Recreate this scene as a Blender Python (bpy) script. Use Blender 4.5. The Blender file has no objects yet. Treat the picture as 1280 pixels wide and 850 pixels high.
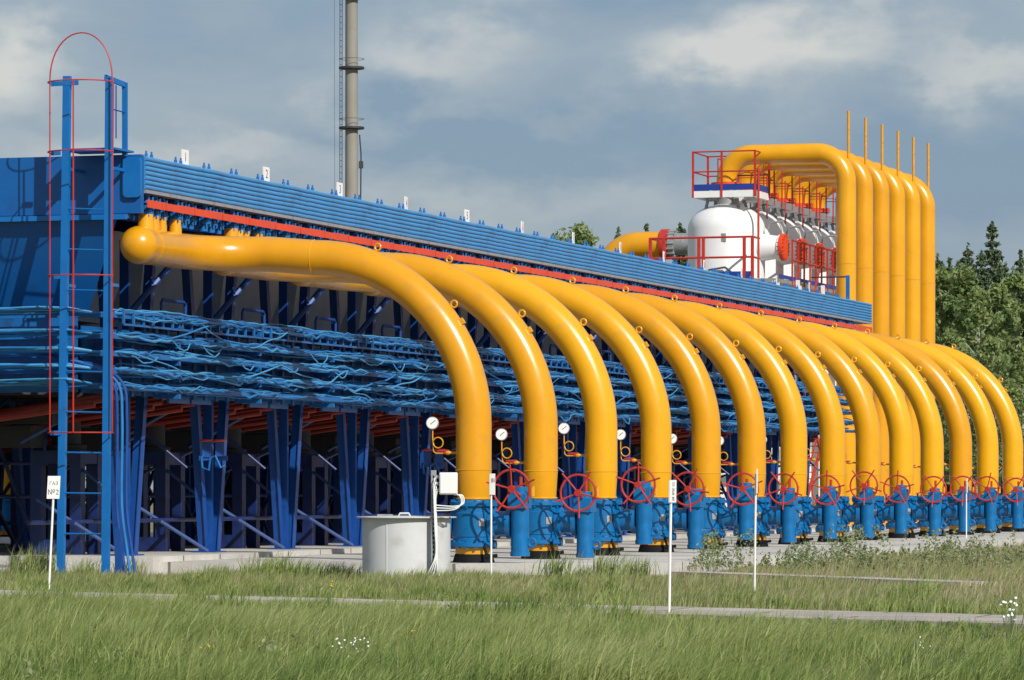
import bpy, math, random
import numpy as np
from mathutils import Vector, Matrix
random.seed(7); rng = np.random.default_rng(11)
C = bpy.context.scene.collection
R = math.radians
# ------------------------------------------------------------------ frame of the place
# world: X = outwards from the cooler bank, Y = along the bank (away), Z = up; pipe nearest the camera stands at (0,0)
FPX = 5000.0; TH = math.atan(1581/FPX)
FWD = Vector((-math.sin(TH), math.cos(TH), 0)); RGT = Vector((math.cos(TH), math.sin(TH), 0))
EYE = 1.68
CAM = -79.4*FWD + 0.76*RGT; CAM.z = EYE
def gp(r, d, z=0.0):                       # r metres right of the camera axis, d metres ahead
    p = CAM + float(r)*RGT + float(d)*FWD; return Vector((p.x, p.y, z))
def at(px, py, d):                         # point of the photograph at distance d
    p = gp((px-640)/FPX*d, d); p.z = EYE + (610-py)/FPX*d; return p
P = 4.52; NU = 14
SLAB = 0.20; PLINTH = 0.31
SUN = Vector((0.62, -0.54, 0.58)).normalized()

# ------------------------------------------------------------------ mesh helper
def smooth(pts, m=6):
    P_ = [Vector(p) for p in pts]; P_ = [P_[0]*2-P_[1]]+P_+[P_[-1]*2-P_[-2]]; o = []
    for i in range(1, len(P_)-2):
        a, b, c, d = P_[i-1:i+3]
        for j in range(m):
            t = j/m; o.append(.5*((2*b)+(c-a)*t+(2*a-5*b+4*c-d)*t*t+(3*b-a-3*c+d)*t**3))
    return o+[P_[-2]]
class MB:
    def __init__(s): s.v = []; s.f = []
    def add(s, vs, fs):
        o = len(s.v); s.v += [tuple(v) for v in vs]; s.f += [tuple(i+o for i in f) for f in fs]; return s
    def box(s, x0, x1, y0, y1, z0, z1):
        vs = [(x, y, z) for z in (z0, z1) for y in (y0, y1) for x in (x0, x1)]
        return s.add(vs, [(0,2,3,1),(4,5,7,6),(0,1,5,4),(2,6,7,3),(0,4,6,2),(1,3,7,5)])
    def obox(s, c, ax, h):
        c = Vector(c); vs = []
        for k in (-1, 1):
            for j in (-1, 1):
                for i in (-1, 1): vs.append(c + ax[0]*(i*h[0]) + ax[1]*(j*h[1]) + ax[2]*(k*h[2]))
        return s.add(vs, [(0,2,3,1),(4,5,7,6),(0,1,5,4),(2,6,7,3),(0,4,6,2),(1,3,7,5)])
    def bar(s, p0, p1, w, h, up=(0,0,1)):
        p0 = Vector(p0); p1 = Vector(p1); d = (p1-p0); L = d.length; d.normalize()
        a = d.cross(Vector(up))
        if a.length < 1e-4: a = d.cross(Vector((0,1,0)))
        a.normalize(); b = a.cross(d).normalized()
        return s.obox((p0+p1)/2, (d, a, b), (L/2, w/2, h/2))
    def tube(s, pts, r, n=12, caps=True, closed=False):
        pts = [Vector(p) for p in pts]; m = len(pts)
        rs = r if isinstance(r, (list, tuple)) else [r]*m
        T = []
        for i in range(m):
            a = pts[i-1] if (i > 0 or closed) else pts[i]; b = pts[(i+1) % m] if (i < m-1 or closed) else pts[i]
            T.append((b-a).normalized())
        u = T[0].cross(Vector((0,0,1)))
        if u.length < 1e-3: u = T[0].cross(Vector((0,1,0)))
        u.normalize(); vs = []
        for i in range(m):
            if i: u = (u - T[i]*u.dot(T[i])).normalized()
            w = T[i].cross(u)
            for j in range(n):
                t = 2*math.pi*j/n; vs.append(pts[i] + (u*math.cos(t) + w*math.sin(t))*rs[i])
        fs = []
        for i in range(m if closed else m-1):
            k = (i+1) % m
            for j in range(n):
                j2 = (j+1) % n; fs.append((i*n+j, k*n+j, k*n+j2, i*n+j2))
        if caps and not closed:
            fs.append(tuple(range(n))); fs.append(tuple((m-1)*n+j for j in reversed(range(n))))
        return s.add(vs, fs)
    def cyl(s, p0, p1, r0, r1=None, n=16): return s.tube([p0, p1], [r0, r0 if r1 is None else r1], n)
    def lathe(s, c, prof, n=32, axis=(0,0,1)):
        c = Vector(c); a = Vector(axis).normalized()
        return s.tube_profile(c, a, prof, n)
    def tube_profile(s, c, a, prof, n):
        u = a.cross(Vector((0,1,0)));
        if u.length < 1e-3: u = a.cross(Vector((1,0,0)))
        u.normalize(); w = a.cross(u); vs = []
        for r, h in prof:
            for j in range(n):
                t = 2*math.pi*j/n; vs.append(c + a*h + (u*math.cos(t)+w*math.sin(t))*max(r, 1e-4))
        m = len(prof); fs = []
        for i in range(m-1):
            for j in range(n):
                j2 = (j+1) % n; fs.append((i*n+j, i*n+j2, (i+1)*n+j2, (i+1)*n+j))
        fs.append(tuple(reversed(range(n)))); fs.append(tuple((m-1)*n+j for j in range(n)))
        return s.add(vs, fs)
    def ring(s, c, axis, Rr, r, n=24, m=6):
        c = Vector(c); a = Vector(axis).normalized()
        u = a.cross(Vector((0,0,1)))
        if u.length < 1e-3: u = a.cross(Vector((0,1,0)))
        u.normalize(); w = a.cross(u)
        return s.tube([c + (u*math.cos(2*math.pi*i/n)+w*math.sin(2*math.pi*i/n))*Rr for i in range(n)], r, m, closed=True)
    def build(s, name, mat, parent=None, angle=38):
        me = bpy.data.meshes.new(name); off = Vector((0,0,0))
        if parent is not None:
            q = parent
            while q.parent: q = q.parent
            off = q.location
        me.from_pydata([(v[0]-off.x, v[1]-off.y, v[2]-off.z) for v in s.v], [], s.f)
        me.validate(); me.shade_smooth(); me.set_sharp_from_angle(angle=R(angle))
        me.materials.append(mat)
        o = bpy.data.objects.new(name, me); C.objects.link(o)
        if parent is not None: o.parent = parent
        return o

def tag(o, label=None, cat=None, group=None, kind=None):
    if label: o['label'] = label
    if cat: o['category'] = cat
    if group: o['group'] = group
    if kind: o['kind'] = kind
    return o
def thing(name, loc, label, cat, group=None):
    o = bpy.data.objects.new(name, None); C.objects.link(o); o.location = Vector(loc); o.empty_display_size = 0.2
    return tag(o, label, cat, group)
def dup(root, delta, label=None, rotz=None):
    def rec(o, par):
        c = o.copy(); C.objects.link(c)
        if par is not None: c.parent = par
        for ch in list(o.children): rec(ch, c)
        return c
    r = rec(root, None); r.location = root.location + Vector(delta)
    if rotz is not None: r.rotation_euler.z = rotz
    if label: r['label'] = label
    return r
def centre_mesh(o):                         # put the origin of a one-mesh thing at the middle of its base
    me = o.data; n = len(me.vertices); a = np.empty(n*3, np.float32); me.vertices.foreach_get('co', a); a = a.reshape(-1,3)
    c = np.array([(a[:,0].min()+a[:,0].max())/2, (a[:,1].min()+a[:,1].max())/2, a[:,2].min()])
    me.vertices.foreach_set('co', (a-c).astype(np.float32).ravel()); o.location = Vector(o.location)+Vector(c.tolist()); return o

# ------------------------------------------------------------------ materials
def newmat(name):
    m = bpy.data.materials.new(name); m.use_nodes = True
    nt = m.node_tree; return m, nt, nt.nodes, nt.links, nt.nodes['Principled BSDF']
def paint(name, col, rough=0.4, var=0.12, scale=3.0, bump=0.0, metallic=0.0, dirt=None, coat=0.0, spec=0.5):
    m, nt, N, L, b = newmat(name)
    tc = N.new('ShaderNodeTexCoord')
    n1 = N.new('ShaderNodeTexNoise'); n1.inputs['Scale'].default_value = scale; n1.inputs['Detail'].default_value = 6; n1.inputs['Roughness'].default_value = .65
    L.new(tc.outputs['Object'], n1.inputs['Vector'])
    rmp = N.new('ShaderNodeValToRGB'); e = rmp.color_ramp.elements
    e[0].position = .3; e[1].position = .7
    e[0].color = (*[c*(1-var) for c in col], 1); e[1].color = (*[min(1, c*(1+var)) for c in col], 1)
    L.new(n1.outputs['Fac'], rmp.inputs['Fac']); out = rmp.outputs['Color']
    if dirt:
        n2 = N.new('ShaderNodeTexNoise'); n2.inputs['Scale'].default_value = dirt[1]; n2.inputs['Detail'].default_value = 8
        L.new(tc.outputs['Object'], n2.inputs['Vector'])
        r2 = N.new('ShaderNodeValToRGB'); r2.color_ramp.elements[0].position = dirt[2]; r2.color_ramp.elements[1].position = dirt[2]+.14
        L.new(n2.outputs['Fac'], r2.inputs['Fac'])
        mx = N.new('ShaderNodeMix'); mx.data_type = 'RGBA'
        sc = N.new('ShaderNodeMath'); sc.operation = 'MULTIPLY'; sc.inputs[1].default_value = dirt[3] if len(dirt) > 3 else .6
        L.new(r2.outputs['Color'], sc.inputs[0]); L.new(sc.outputs[0], mx.inputs[0])
        L.new(out, mx.inputs[6]); mx.inputs[7].default_value = (*dirt[0], 1); out = mx.outputs[2]
    L.new(out, b.inputs['Base Color'])
    mr = N.new('ShaderNodeMapRange'); mr.inputs['To Min'].default_value = max(.05, rough-.08); mr.inputs['To Max'].default_value = rough+.12
    L.new(n1.outputs['Fac'], mr.inputs['Value']); L.new(mr.outputs[0], b.inputs['Roughness'])
    b.inputs['Metallic'].default_value = metallic; b.inputs['Coat Weight'].default_value = coat; b.inputs['Coat Roughness'].default_value = .15
    b.inputs['Specular IOR Level'].default_value = spec
    if bump:
        bp = N.new('ShaderNodeBump'); bp.inputs['Strength'].default_value = bump; bp.inputs['Distance'].default_value = .02
        n3 = N.new('ShaderNodeTexNoise'); n3.inputs['Scale'].default_value = scale*5; n3.inputs['Detail'].default_value = 5
        L.new(tc.outputs['Object'], n3.inputs['Vector']); L.new(n3.outputs['Fac'], bp.inputs['Height']); L.new(bp.outputs[0], b.inputs['Normal'])
    return m
M = {}
M['yellow'] = paint('yellow_paint', (.745,.340,.004), .28, .085, .9, .03, coat=.25, dirt=((.50,.27,.05), 2.3, .60, .35))
nt_ = M['yellow'].node_tree; b_ = nt_.nodes['Principled BSDF']; lk = b_.inputs['Base Color'].links[0].from_socket
oi = nt_.nodes.new('ShaderNodeObjectInfo'); mr_ = nt_.nodes.new('ShaderNodeMapRange'); mr_.inputs['To Min'].default_value = .90; mr_.inputs['To Max'].default_value = 1.05
nt_.links.new(oi.outputs['Random'], mr_.inputs['Value']); hs = nt_.nodes.new('ShaderNodeHueSaturation'); nt_.links.new(mr_.outputs[0], hs.inputs['Value']); nt_.links.new(lk, hs.inputs['Color'])
mh = nt_.nodes.new('ShaderNodeMapRange'); mh.inputs['To Min'].default_value = .496; mh.inputs['To Max'].default_value = .504; nt_.links.new(oi.outputs['Random'], mh.inputs['Value']); nt_.links.new(mh.outputs[0], hs.inputs['Hue'])
nt_.links.new(hs.outputs[0], b_.inputs['Base Color'])
M['yellow_old'] = paint('yellow_paint_worn', (.66,.30,.012), .4, .12, 6, .05, dirt=((.12,.06,.02), 5, .58, .6))
M['black'] = paint('black_tar', (.008,.008,.009), .75, .3, 8, .3, spec=.2)
M['blue'] = paint('bright_blue_paint', (.003,.135,.42), .36, .10, 2.5, .03, dirt=((.02,.06,.13), 4, .64, .4))
M['facade'] = paint('end_panel_blue_paint', (.002,.095,.33), .42, .07, 1.2, .03, dirt=((.01,.05,.14), 2.0, .62, .35))
M['valve'] = paint('valve_blue_paint', (.001,.130,.345), .34, .16, 4, .06, dirt=((.01,.05,.14), 7, .60, .55))
M['navy'] = paint('leg_blue_paint', (.006,.060,.265), .42, .12, 2.5, .03, dirt=((.006,.01,.05), 3, .62, .5))
M['ridge'] = paint('finned_beam_blue_paint', (.055,.25,.52), .42, .10, 1.1, .02, dirt=((.03,.10,.25), 1.4, .58, .5))
M['strip'] = paint('beam_grey_strip', (.27,.27,.30), .55, .15, 3, dirt=((.12,.10,.09), 3, .55, .5))
M['cable'] = paint('cable_blue', (.015,.17,.43), .5, .25, 2.0)
M['cable2'] = paint('cable_pale_blue', (.05,.26,.50), .5, .25, 2.0)
M['tray'] = paint('tray_blue', (.005,.12,.36), .45, .15, 2.5, dirt=((.01,.04,.12), 3, .55, .6))
M['red'] = paint('red_paint', (.45,.028,.018), .42, .15, 4, .03, dirt=((.18,.03,.02), 6, .62, .5))
M['orange'] = paint('orange_red_paint', (.68,.060,.014), .42, .12, 3, .02, dirt=((.25,.03,.02), 3, .62, .5))
M['white'] = paint('white_paint', (.78,.78,.77), .42, .04, 1.5, .02, dirt=((.45,.44,.40), 2.0, .66, .3))
M['signwhite'] = paint('sign_white', (.80,.80,.77), .45, .03, 5)
M['ink'] = paint('sign_ink', (.13,.13,.135), .6, .1, 5)
M['redink'] = paint('red_sign_ink', (.38,.05,.04), .6, .1, 5)
M['grey'] = paint('grey_metal_paint', (.57,.575,.58), .5, .06, 1.5, .02, dirt=((.36,.33,.28), 2.2, .56, .45))
M['galv'] = paint('galvanised_metal', (.30,.31,.32), .5, .2, 5, .03, metallic=.3)
M['darkgrey'] = paint('dark_grey_steel', (.030,.031,.036), .6, .25, 2, .05)
M['plenum'] = paint('plenum_sheet', (.32,.40,.53), .35, .15, .8, .02, dirt=((.12,.15,.20), 1.2, .55, .5))
M['toe'] = paint('toe_board_blue', (.01,.04,.26), .5, .1, 3)
M['stack'] = paint('chimney_concrete', (.255,.24,.21), .7, .08, .35, .05, dirt=((.22,.19,.16), .5, .58, .5))
M['dial'] = paint('gauge_dial', (.82,.82,.80), .25, .02, 5)

def concrete(name, col, joints=None):
    m, nt, N, L, b = newmat(name)
    tc = N.new('ShaderNodeTexCoord')
    n1 = N.new('ShaderNodeTexNoise'); n1.inputs['Scale'].default_value = .55; n1.inputs['Detail'].default_value = 9; n1.inputs['Roughness'].default_value = .7
    L.new(tc.outputs['Object'], n1.inputs['Vector'])
    r1 = N.new('ShaderNodeValToRGB'); e = r1.color_ramp.elements; e[0].position = .32; e[1].position = .68
    e[0].color = (*[c*.72 for c in col], 1); e[1].color = (*[c*1.12 for c in col], 1)
    L.new(n1.outputs['Fac'], r1.inputs['Fac']); out = r1.outputs['Color']
    n2 = N.new('ShaderNodeTexNoise'); n2.inputs['Scale'].default_value = 28; n2.inputs['Detail'].default_value = 4; L.new(tc.outputs['Object'], n2.inputs['Vector'])
    mx = N.new('ShaderNodeMix'); mx.data_type = 'RGBA'; mx.blend_type = 'OVERLAY'; mx.inputs[0].default_value = .35
    L.new(out, mx.inputs[6]); L.new(n2.outputs['Color'], mx.inputs[7]); out = mx.outputs[2]
    if joints:
        bk = N.new('ShaderNodeTexBrick'); bk.inputs['Scale'].default_value = 1; bk.inputs['Brick Width'].default_value = joints[0]; bk.inputs['Row Height'].default_value = joints[1]
        bk.inputs['Mortar Size'].default_value = joints[2]; bk.inputs['Mortar Smooth'].default_value = .2
        bk.inputs['Color1'].default_value = (1,1,1,1); bk.inputs['Color2'].default_value = (.84,.84,.84,1); bk.inputs['Mortar'].default_value = (.30,.29,.27,1)
        L.new(tc.outputs['Object'], bk.inputs['Vector'])
        m2 = N.new('ShaderNodeMix'); m2.data_type = 'RGBA'; m2.blend_type = 'MULTIPLY'; m2.inputs[0].default_value = 1
        L.new(out, m2.inputs[6]); L.new(bk.outputs['Color'], m2.inputs[7]); out = m2.outputs[2]
    L.new(out, b.inputs['Base Color']); b.inputs['Roughness'].default_value = .88
    bp = N.new('ShaderNodeBump'); bp.inputs['Strength'].default_value = .4; bp.inputs['Distance'].default_value = .02
    L.new(n2.outputs['Fac'], bp.inputs['Height']); L.new(bp.outputs[0], b.inputs['Normal'])
    return m
M['slab'] = concrete('slab_concrete', (.60,.575,.53), (6.0, 2.0, .035))
M['path'] = concrete('path_concrete', (.50,.44,.375), (3.0, 1.5, .03))
M['kerb'] = concrete('kerb_concrete', (.52,.48,.43))

def leafmat(name, cols, scale=.25, transl=.35, rough=.6):
    m, nt, N, L, b = newmat(name)
    at_ = N.new('ShaderNodeAttribute'); at_.attribute_name = 'tone'
    tc = N.new('ShaderNodeTexCoord'); n1 = N.new('ShaderNodeTexNoise'); n1.inputs['Scale'].default_value = scale; n1.inputs['Detail'].default_value = 4
    L.new(tc.outputs['Object'], n1.inputs['Vector'])
    mp = N.new('ShaderNodeMapRange'); mp.inputs['From Min'].default_value = .3; mp.inputs['From Max'].default_value = .7
    L.new(n1.outputs['Fac'], mp.inputs['Value'])
    ad = N.new('ShaderNodeMix'); ad.data_type = 'FLOAT'; ad.inputs[0].default_value = .55
    L.new(mp.outputs[0], ad.inputs[2]); L.new(at_.outputs['Fac'], ad.inputs[3])
    r = N.new('ShaderNodeValToRGB'); cr = r.color_ramp
    cr.elements[0].position = 0; cr.elements[0].color = (*cols[0], 1); cr.elements[1].position = 1; cr.elements[1].color = (*cols[-1], 1)
    for i, c in enumerate(cols[1:-1]): e = cr.elements.new((i+1)/(len(cols)-1)); e.color = (*c, 1)
    L.new(ad.outputs[0], r.inputs['Fac']); L.new(r.outputs['Color'], b.inputs['Base Color']); b.inputs['Roughness'].default_value = rough
    b.inputs['Specular IOR Level'].default_value = .3
    tr = N.new('ShaderNodeBsdfTranslucent'); L.new(r.outputs['Color'], tr.inputs['Color'])
    ms = N.new('ShaderNodeMixShader'); ms.inputs[0].default_value = transl
    L.new(b.outputs[0], ms.inputs[1]); L.new(tr.outputs[0], ms.inputs[2]); L.new(ms.outputs[0], N['Material Output'].inputs['Surface'])
    return m
M['grass'] = leafmat('grass_blades', [(.11,.18,.045),(.225,.305,.08),(.38,.42,.15),(.57,.54,.30)], .5, .4, .45)
M['verge'] = leafmat('verge_blades', [(.14,.20,.055),(.26,.31,.10),(.38,.38,.17),(.52,.45,.29)], .5, .4, .45)
M['straw'] = leafmat('seed_stalks', [(.40,.33,.22),(.54,.44,.31),(.46,.33,.25)], .3)
M['weed'] = leafmat('weed_leaves', [(.16,.21,.09),(.26,.31,.14),(.40,.41,.25)], .6)
M['birch'] = leafmat('birch_leaves', [(.11,.165,.06),(.22,.29,.10),(.38,.43,.18)], .22, .4)
M['spruce'] = leafmat('spruce_needles', [(.095,.14,.08),(.145,.195,.105),(.21,.26,.14)], .4, .25)
M['gloom'] = paint('interior_gloom', (.010,.012,.020), .7, .3, 2)  # near-black colour that deepens the shade under the bank
M['standblue'] = paint('stand_dark_blue_paint', (.006,.022,.115), .45, .2, 2.5, dirt=((.004,.006,.02), 3, .55, .6))
M['rod'] = paint('brace_rod_paint', (.055,.10,.26), .4, .15, 3)
M['redpipe'] = paint('red_paint_in_shade', (.30,.030,.016), .5, .2, 3)  # the red paint with the shade under the bank put into its colour
M['bark'] = paint('tree_bark', (.12,.095,.07), .9, .3, 3, .4)
M['birchbark'] = paint('birch_bark', (.42,.40,.36), .8, .2, 2, .3, dirt=((.05,.05,.05), 3, .58, .9))
M['petal'] = paint('white_petals', (.80,.80,.76), .6, .03, 8)
M['ypetal'] = paint('yellow_petals', (.80,.48,.02), .6, .08, 8)

# ------------------------------------------------------------------ ground, path, slab
PA = np.array([-6.67, 61.3]); PD = np.array([12.77, -11.0]); PD = PD/np.linalg.norm(PD); PN = np.array([-PD[1], PD[0]])   # path line in (r, d)
if PN[1] < 0: PN = -PN
def path_s(r, d): return (r-PA[0])*PN[0] + (d-PA[1])*PN[1]
def xy_to_rd(x, y):
    dx = x-CAM.x; dy = y-CAM.y; return dx*RGT.x+dy*RGT.y, dx*FWD.x+dy*FWD.y
def ground_h(x, y):
    r, d = xy_to_rd(x, y); s = path_s(r, d)
    t = np.clip((-s-1.55)/1.5, 0, 1); t = t*t*(3-2*t)
    return -.36*t - .05*np.clip((s-1.2)/.8, 0, 1) + .03*np.sin(x*.9+1)*np.sin(y*.7)*np.clip(np.abs(s)-1.4, 0, 1)
xs = np.concatenate([[-4000,-1200,-400,-150], np.arange(-60, 61, .8), [150,400,1200,4000]])
ys = np.concatenate([[-4000,-1200,-400,-160], np.arange(-95, 80, .8), [150,400,1200,4000]])
X, Y = np.meshgrid(xs, ys); Z = ground_h(X, Y)
far = (np.abs(X) > 100) | (Y > 100) | (Y < -120); Z[far] = -.05
nx, ny = len(xs), len(ys)
idx = np.arange(nx*ny).reshape(ny, nx)
faces = np.stack([idx[:-1,:-1], idx[:-1,1:], idx[1:,1:], idx[1:,:-1]], -1).reshape(-1, 4)
me = bpy.data.meshes.new('ground'); me.from_pydata(np.stack([X, Y, Z], -1).reshape(-1,3).tolist(), [], faces.tolist()); me.shade_smooth()
m, nt, N, L, b = newmat('ground_soil')
tc = N.new('ShaderNodeTexCoord'); n1 = N.new('ShaderNodeTexNoise'); n1.inputs['Scale'].default_value = .5; n1.inputs['Detail'].default_value = 10; n1.inputs['Roughness'].default_value = .7
L.new(tc.outputs['Object'], n1.inputs['Vector']); rp = N.new('ShaderNodeValToRGB'); e = rp.color_ramp.elements
e[0].position = .35; e[0].color = (.11,.12,.055,1); e[1].position = .66; e[1].color = (.33,.275,.19,1)
L.new(n1.outputs['Fac'], rp.inputs['Fac']); L.new(rp.outputs['Color'], b.inputs['Base Color']); b.inputs['Roughness'].default_value = 1; b.inputs['Specular IOR Level'].default_value = .1
me.materials.append(m); go = bpy.data.objects.new('ground', me); C.objects.link(go); tag(go, kind='structure')

def strip(name, A, D, Nn, s0, s1, t0, t1, z0, z1, mat, seg=60, wob=.0):
    mb = MB(); vs = []
    for i in range(seg+1):
        t = t0+(t1-t0)*i/seg
        for s, z in ((s0, z0), (s0, z1), (s1, z1), (s1, z0)):
            w = wob*math.sin(t*1.7+s)+wob*.6*math.sin(t*4.1+2*s)
            q = A + D*t + Nn*(s+w); p = gp(q[0], q[1], z); vs.append(p)
    fs = []
    for i in range(seg):
        for j in range(3): fs.append((i*4+j, i*4+j+1, (i+1)*4+j+1, (i+1)*4+j))
    fs.append((3,2,1,0)); fs.append((seg*4, seg*4+1, seg*4+2, seg*4+3))
    mb.add(vs, fs); return tag(mb.build(name, mat), kind='structure')
strip('path', PA, PD, PN, -1.55, 1.15, -9, 34, -.4, .045, M['path'], 80, .05)
KA = np.array([3.45, 79.2]); KD = np.array([4.75, -8.9]); KL = np.linalg.norm(KD); KD = KD/KL; KN = np.array([-KD[1], KD[0]])
strip('kerb', KA, KD, KN, -.38, .38, 0, KL, -.2, .03, M['kerb'], 10)
mb = MB()
SX0, SX1, SY0, SY1 = -24.0, 3.75, -1.25, 68.0
mb.box(-6.2, SX1, SY0, SY1, -.3, SLAB); tag(mb.build('slab', M['slab']), kind='structure')
mb = MB(); mb.box(SX0, -6.2, SY0-.35, SY1, -.3, PLINTH); tag(mb.build('foundation_slab', M['slab']), kind='structure')

# ------------------------------------------------------------------ yellow pipes
ORD = ['nearest','second','third','fourth','fifth','sixth','seventh','eighth','ninth','tenth','eleventh','twelfth','thirteenth','farthest']
ZC = 6.42; ZH = 6.31; XC = -5.80; BR = 3.35; RP = .355
def arc(c, u, w, r, a0, a1, n): return [Vector(c)+Vector(u)*(r*math.cos(a0+(a1-a0)*i/n))+Vector(w)*(r*math.sin(a0+(a1-a0)*i/n)) for i in range(n+1)]
def make_pipe():
    t = thing('gas_pipe', (0,0,SLAB), '', 'pipe', 'yellow bent gas pipes in front of the coolers')
    pts = []; rad = []
    ycap = -3.62; q = math.pi/2
    for i in range(9):                                       # hemispherical end cap
        a = i/8*q; pts.append(Vector((XC, ycap+RP*1.02-RP*1.06*math.cos(a), ZC))); rad.append(max(.004, RP*1.06*math.sin(a)))
    pts += [Vector((XC, ycap+.42, ZC)), Vector((XC, -2.9, ZC)), Vector((XC,-2.3,ZC))]; rad += [RP*1.03, RP, RP]
    a1 = [Vector((p_.x, p_.y, ZC-.02*(i_/16))) for i_, p_ in enumerate(arc((XC+1.45, -1.45, ZC), (-1,0,0), (0,1,0), 1.45, 0, q, 16))]; pts += a1; rad += [RP]*len(a1)
    pts.append(Vector((-3.85,0,ZH+.045))); rad.append(RP)
    a2 = arc((-BR, 0, ZH-BR), (0,0,1), (1,0,0), BR, 0, q, 26); pts += a2; rad += [RP]*len(a2)
    pts += [Vector((0,0,2.06)), Vector((0,0,2.03)), Vector((0,0,1.52)), Vector((0,0,1.43))]; rad += [RP, RP*1.005, .325, .325]
    MB().tube(pts, rad, 40).build('pipe_body', M['yellow'], t, 50)
    MB().ring((0,0,2.04), (0,0,1), RP+.002, .010, 40, 5).build('weld_bead', M['yellow'], t)
    MB().ring((-3.36,0,ZH), (1,0,0), RP+.002, .008, 40, 5).build('weld_bead', M['yellow'], t)
    MB().ring((XC,-2.9,ZC), (0,1,0), RP+.002, .010, 40, 5).build('weld_bead', M['yellow'], t)
    MB().ring((0,0,1.47), (0,0,1), .33, .022, 40, 6).build('weld_bead', M['yellow'], t)
    for ph, ax in ((R(20.6), (.25,1,0)), (R(51), (.1,1,0)), (R(57), None)):
        rr = BR+RP+.075; c = Vector((-BR+rr*math.sin(ph), 0, ZH-BR+rr*math.cos(ph)))
        if ax is not None:
            MB().ring(c, ax, .068, .021, 18, 8).build('lifting_lug', M['yellow'], t)
        else:
            rr = BR+RP+.02; c = Vector((-BR+rr*math.sin(ph), -.05, ZH-BR+rr*math.cos(ph)))
            n = Vector((math.sin(ph),0,math.cos(ph))); s_ = Vector((math.cos(ph),0,-math.sin(ph)))
            MB().obox(c, (n, s_, Vector((0,1,0))), (.04,.06,.05)).build('boss', M['yellow'], t)
    for y, q in ((-3.05,.165), (-2.63,.115), (-2.23,.10), (-1.54,.13)):
        MB().lathe((XC+.05, y, ZC+.25), [(q,0),(q,.16),(q*.9,.24),(q*.9,.36)], 18).build('stub', M['yellow'], t)
    return t
pipe0 = make_pipe()
pipes = []
for k in range(NU):
    o = pipe0 if k == 0 else dup(pipe0, (0, P*k, 0))
    o['label'] = f'{ORD[k]} yellow bent gas pipe curving down from the cooler bank to its valve'
    if k == 0: o['label'] = 'nearest yellow bent gas pipe with its round closed end, beside the grey chamber'
    pipes.append(o)

# ------------------------------------------------------------------ valves
def make_valve():
    t = thing('gas_valve', (0,0,SLAB), '', 'valve', 'blue gas valves with red handwheels under the yellow pipes')
    MB().lathe((0,0,0), [(.43,SLAB-.04),(.42,SLAB+.02),(.375,.37)], 28).build('pedestal', M['black'], t)
    MB().lathe((0,0,0), [(.365,.36),(.365,.54)], 28).build('neck', M['yellow_old'], t)
    b = MB().lathe((0,0,0), [(.33,.50),(.47,.52),(.47,.60),(.415,.62),(.415,.70),(.43,.72),(.43,1.18),(.415,1.20),(.415,1.30),(.47,1.32),(.47,1.40),(.37,1.42),(.36,1.44)], 36)
    for i in range(16):
        a = 2*math.pi*i/16; x, y = .435*math.cos(a), .435*math.sin(a)
        b.cyl((x,y,1.28),(x,y,1.45),.026,n=6); b.cyl((x,y,.47),(x,y,.645),.026,n=6)
    b.build('valve_body', M['valve'], t, 30)
    MB().lathe((.36,0,.98), [(.30,0),(.30,.10),(.24,.12),(.24,.34),(.31,.36),(.31,.46)], 24, (1,0,0)).build('gear_drum', M['valve'], t)
    MB().lathe((-.38,0,.98), [(.26,0),(.26,.06),(.14,.08)], 20, (-1,0,0)).build('blind_cover', M['valve'], t)
    a = MB().lathe((1.02,-.18,0), [(.17,.33),(.195,.34),(.195,.42),(.18,.43),(.18,1.50),(.20,1.51),(.20,1.58),(.15,1.60),(.15,1.70),(.06,1.71)], 24)
    act = a.build('actuator_cylinder', M['valve'], t)
    g = MB().box(.84,1.20,-.40,.02,1.28,1.56); g.box(.78,.92,-.12,.18,.72,1.24); g.build('gear_housing', M['valve'], act)
    l = MB().ring((1.27,-.2,.60),(0,1,0),.075,.035,16,8); l.box(1.17,1.22,-.235,-.165,.55,.65); l.build('lug', M['valve'], act)
    wc = Vector((1.10,-.98,1.66))
    w = MB().ring(wc, (0,1,0), .375, .024, 40, 8)
    for i in range(5):
        an = R(90+72*i); dv = Vector((math.cos(an),0,math.sin(an)))
        w.tube([wc+dv*.05, wc+dv*.30, wc+dv*.52+Vector((0,-.05,0))], .018, 8)
    w.cyl(wc+Vector((0,-.05,0)), wc+Vector((0,.05,0)), .07, n=16)
    wh = w.build('handwheel', M['red'], t)
    MB().cyl(wc+Vector((0,.03,0)), (1.08,-.36,1.52), .03, n=10).build('stem', M['red'], wh)
    MB().cyl((1.05,-.22,1.56),(1.05,-.22,1.90),.035,n=8).build('stem_guard', M['red'], t)
    pl = MB().box(-.06,.06,-.006,.006,-.075,.075)
    pl.v = [tuple(Matrix.Rotation(R(38),3,'Z') @ Vector(v) + Vector((.275,-.345,1.0))) for v in pl.v]
    pl.build('nameplate', M['galv'], t)
    MB().tube([(.30,-.30,.60),(.36,-.36,.44),(.42,-.42,.33)], .03, 8).cyl((.36,-.44,.31),(.62,-.40,.35),.036,n=8).build('drain_cock', M['black'], t)
    MB().tube([(-.3,.3,.9),(-.44,.3,.9),(-.5,.3,1.1),(-.5,.3,1.5)], .03, 8).build('bypass_tube', M['valve'], t)
    MB().lathe((1.32,-.32,1.62),[(.05,-.1),(.05,.1)],12).build('indicator', M['yellow_old'], t)
    return t
v0 = make_valve()
ro = random.Random(3)
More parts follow.
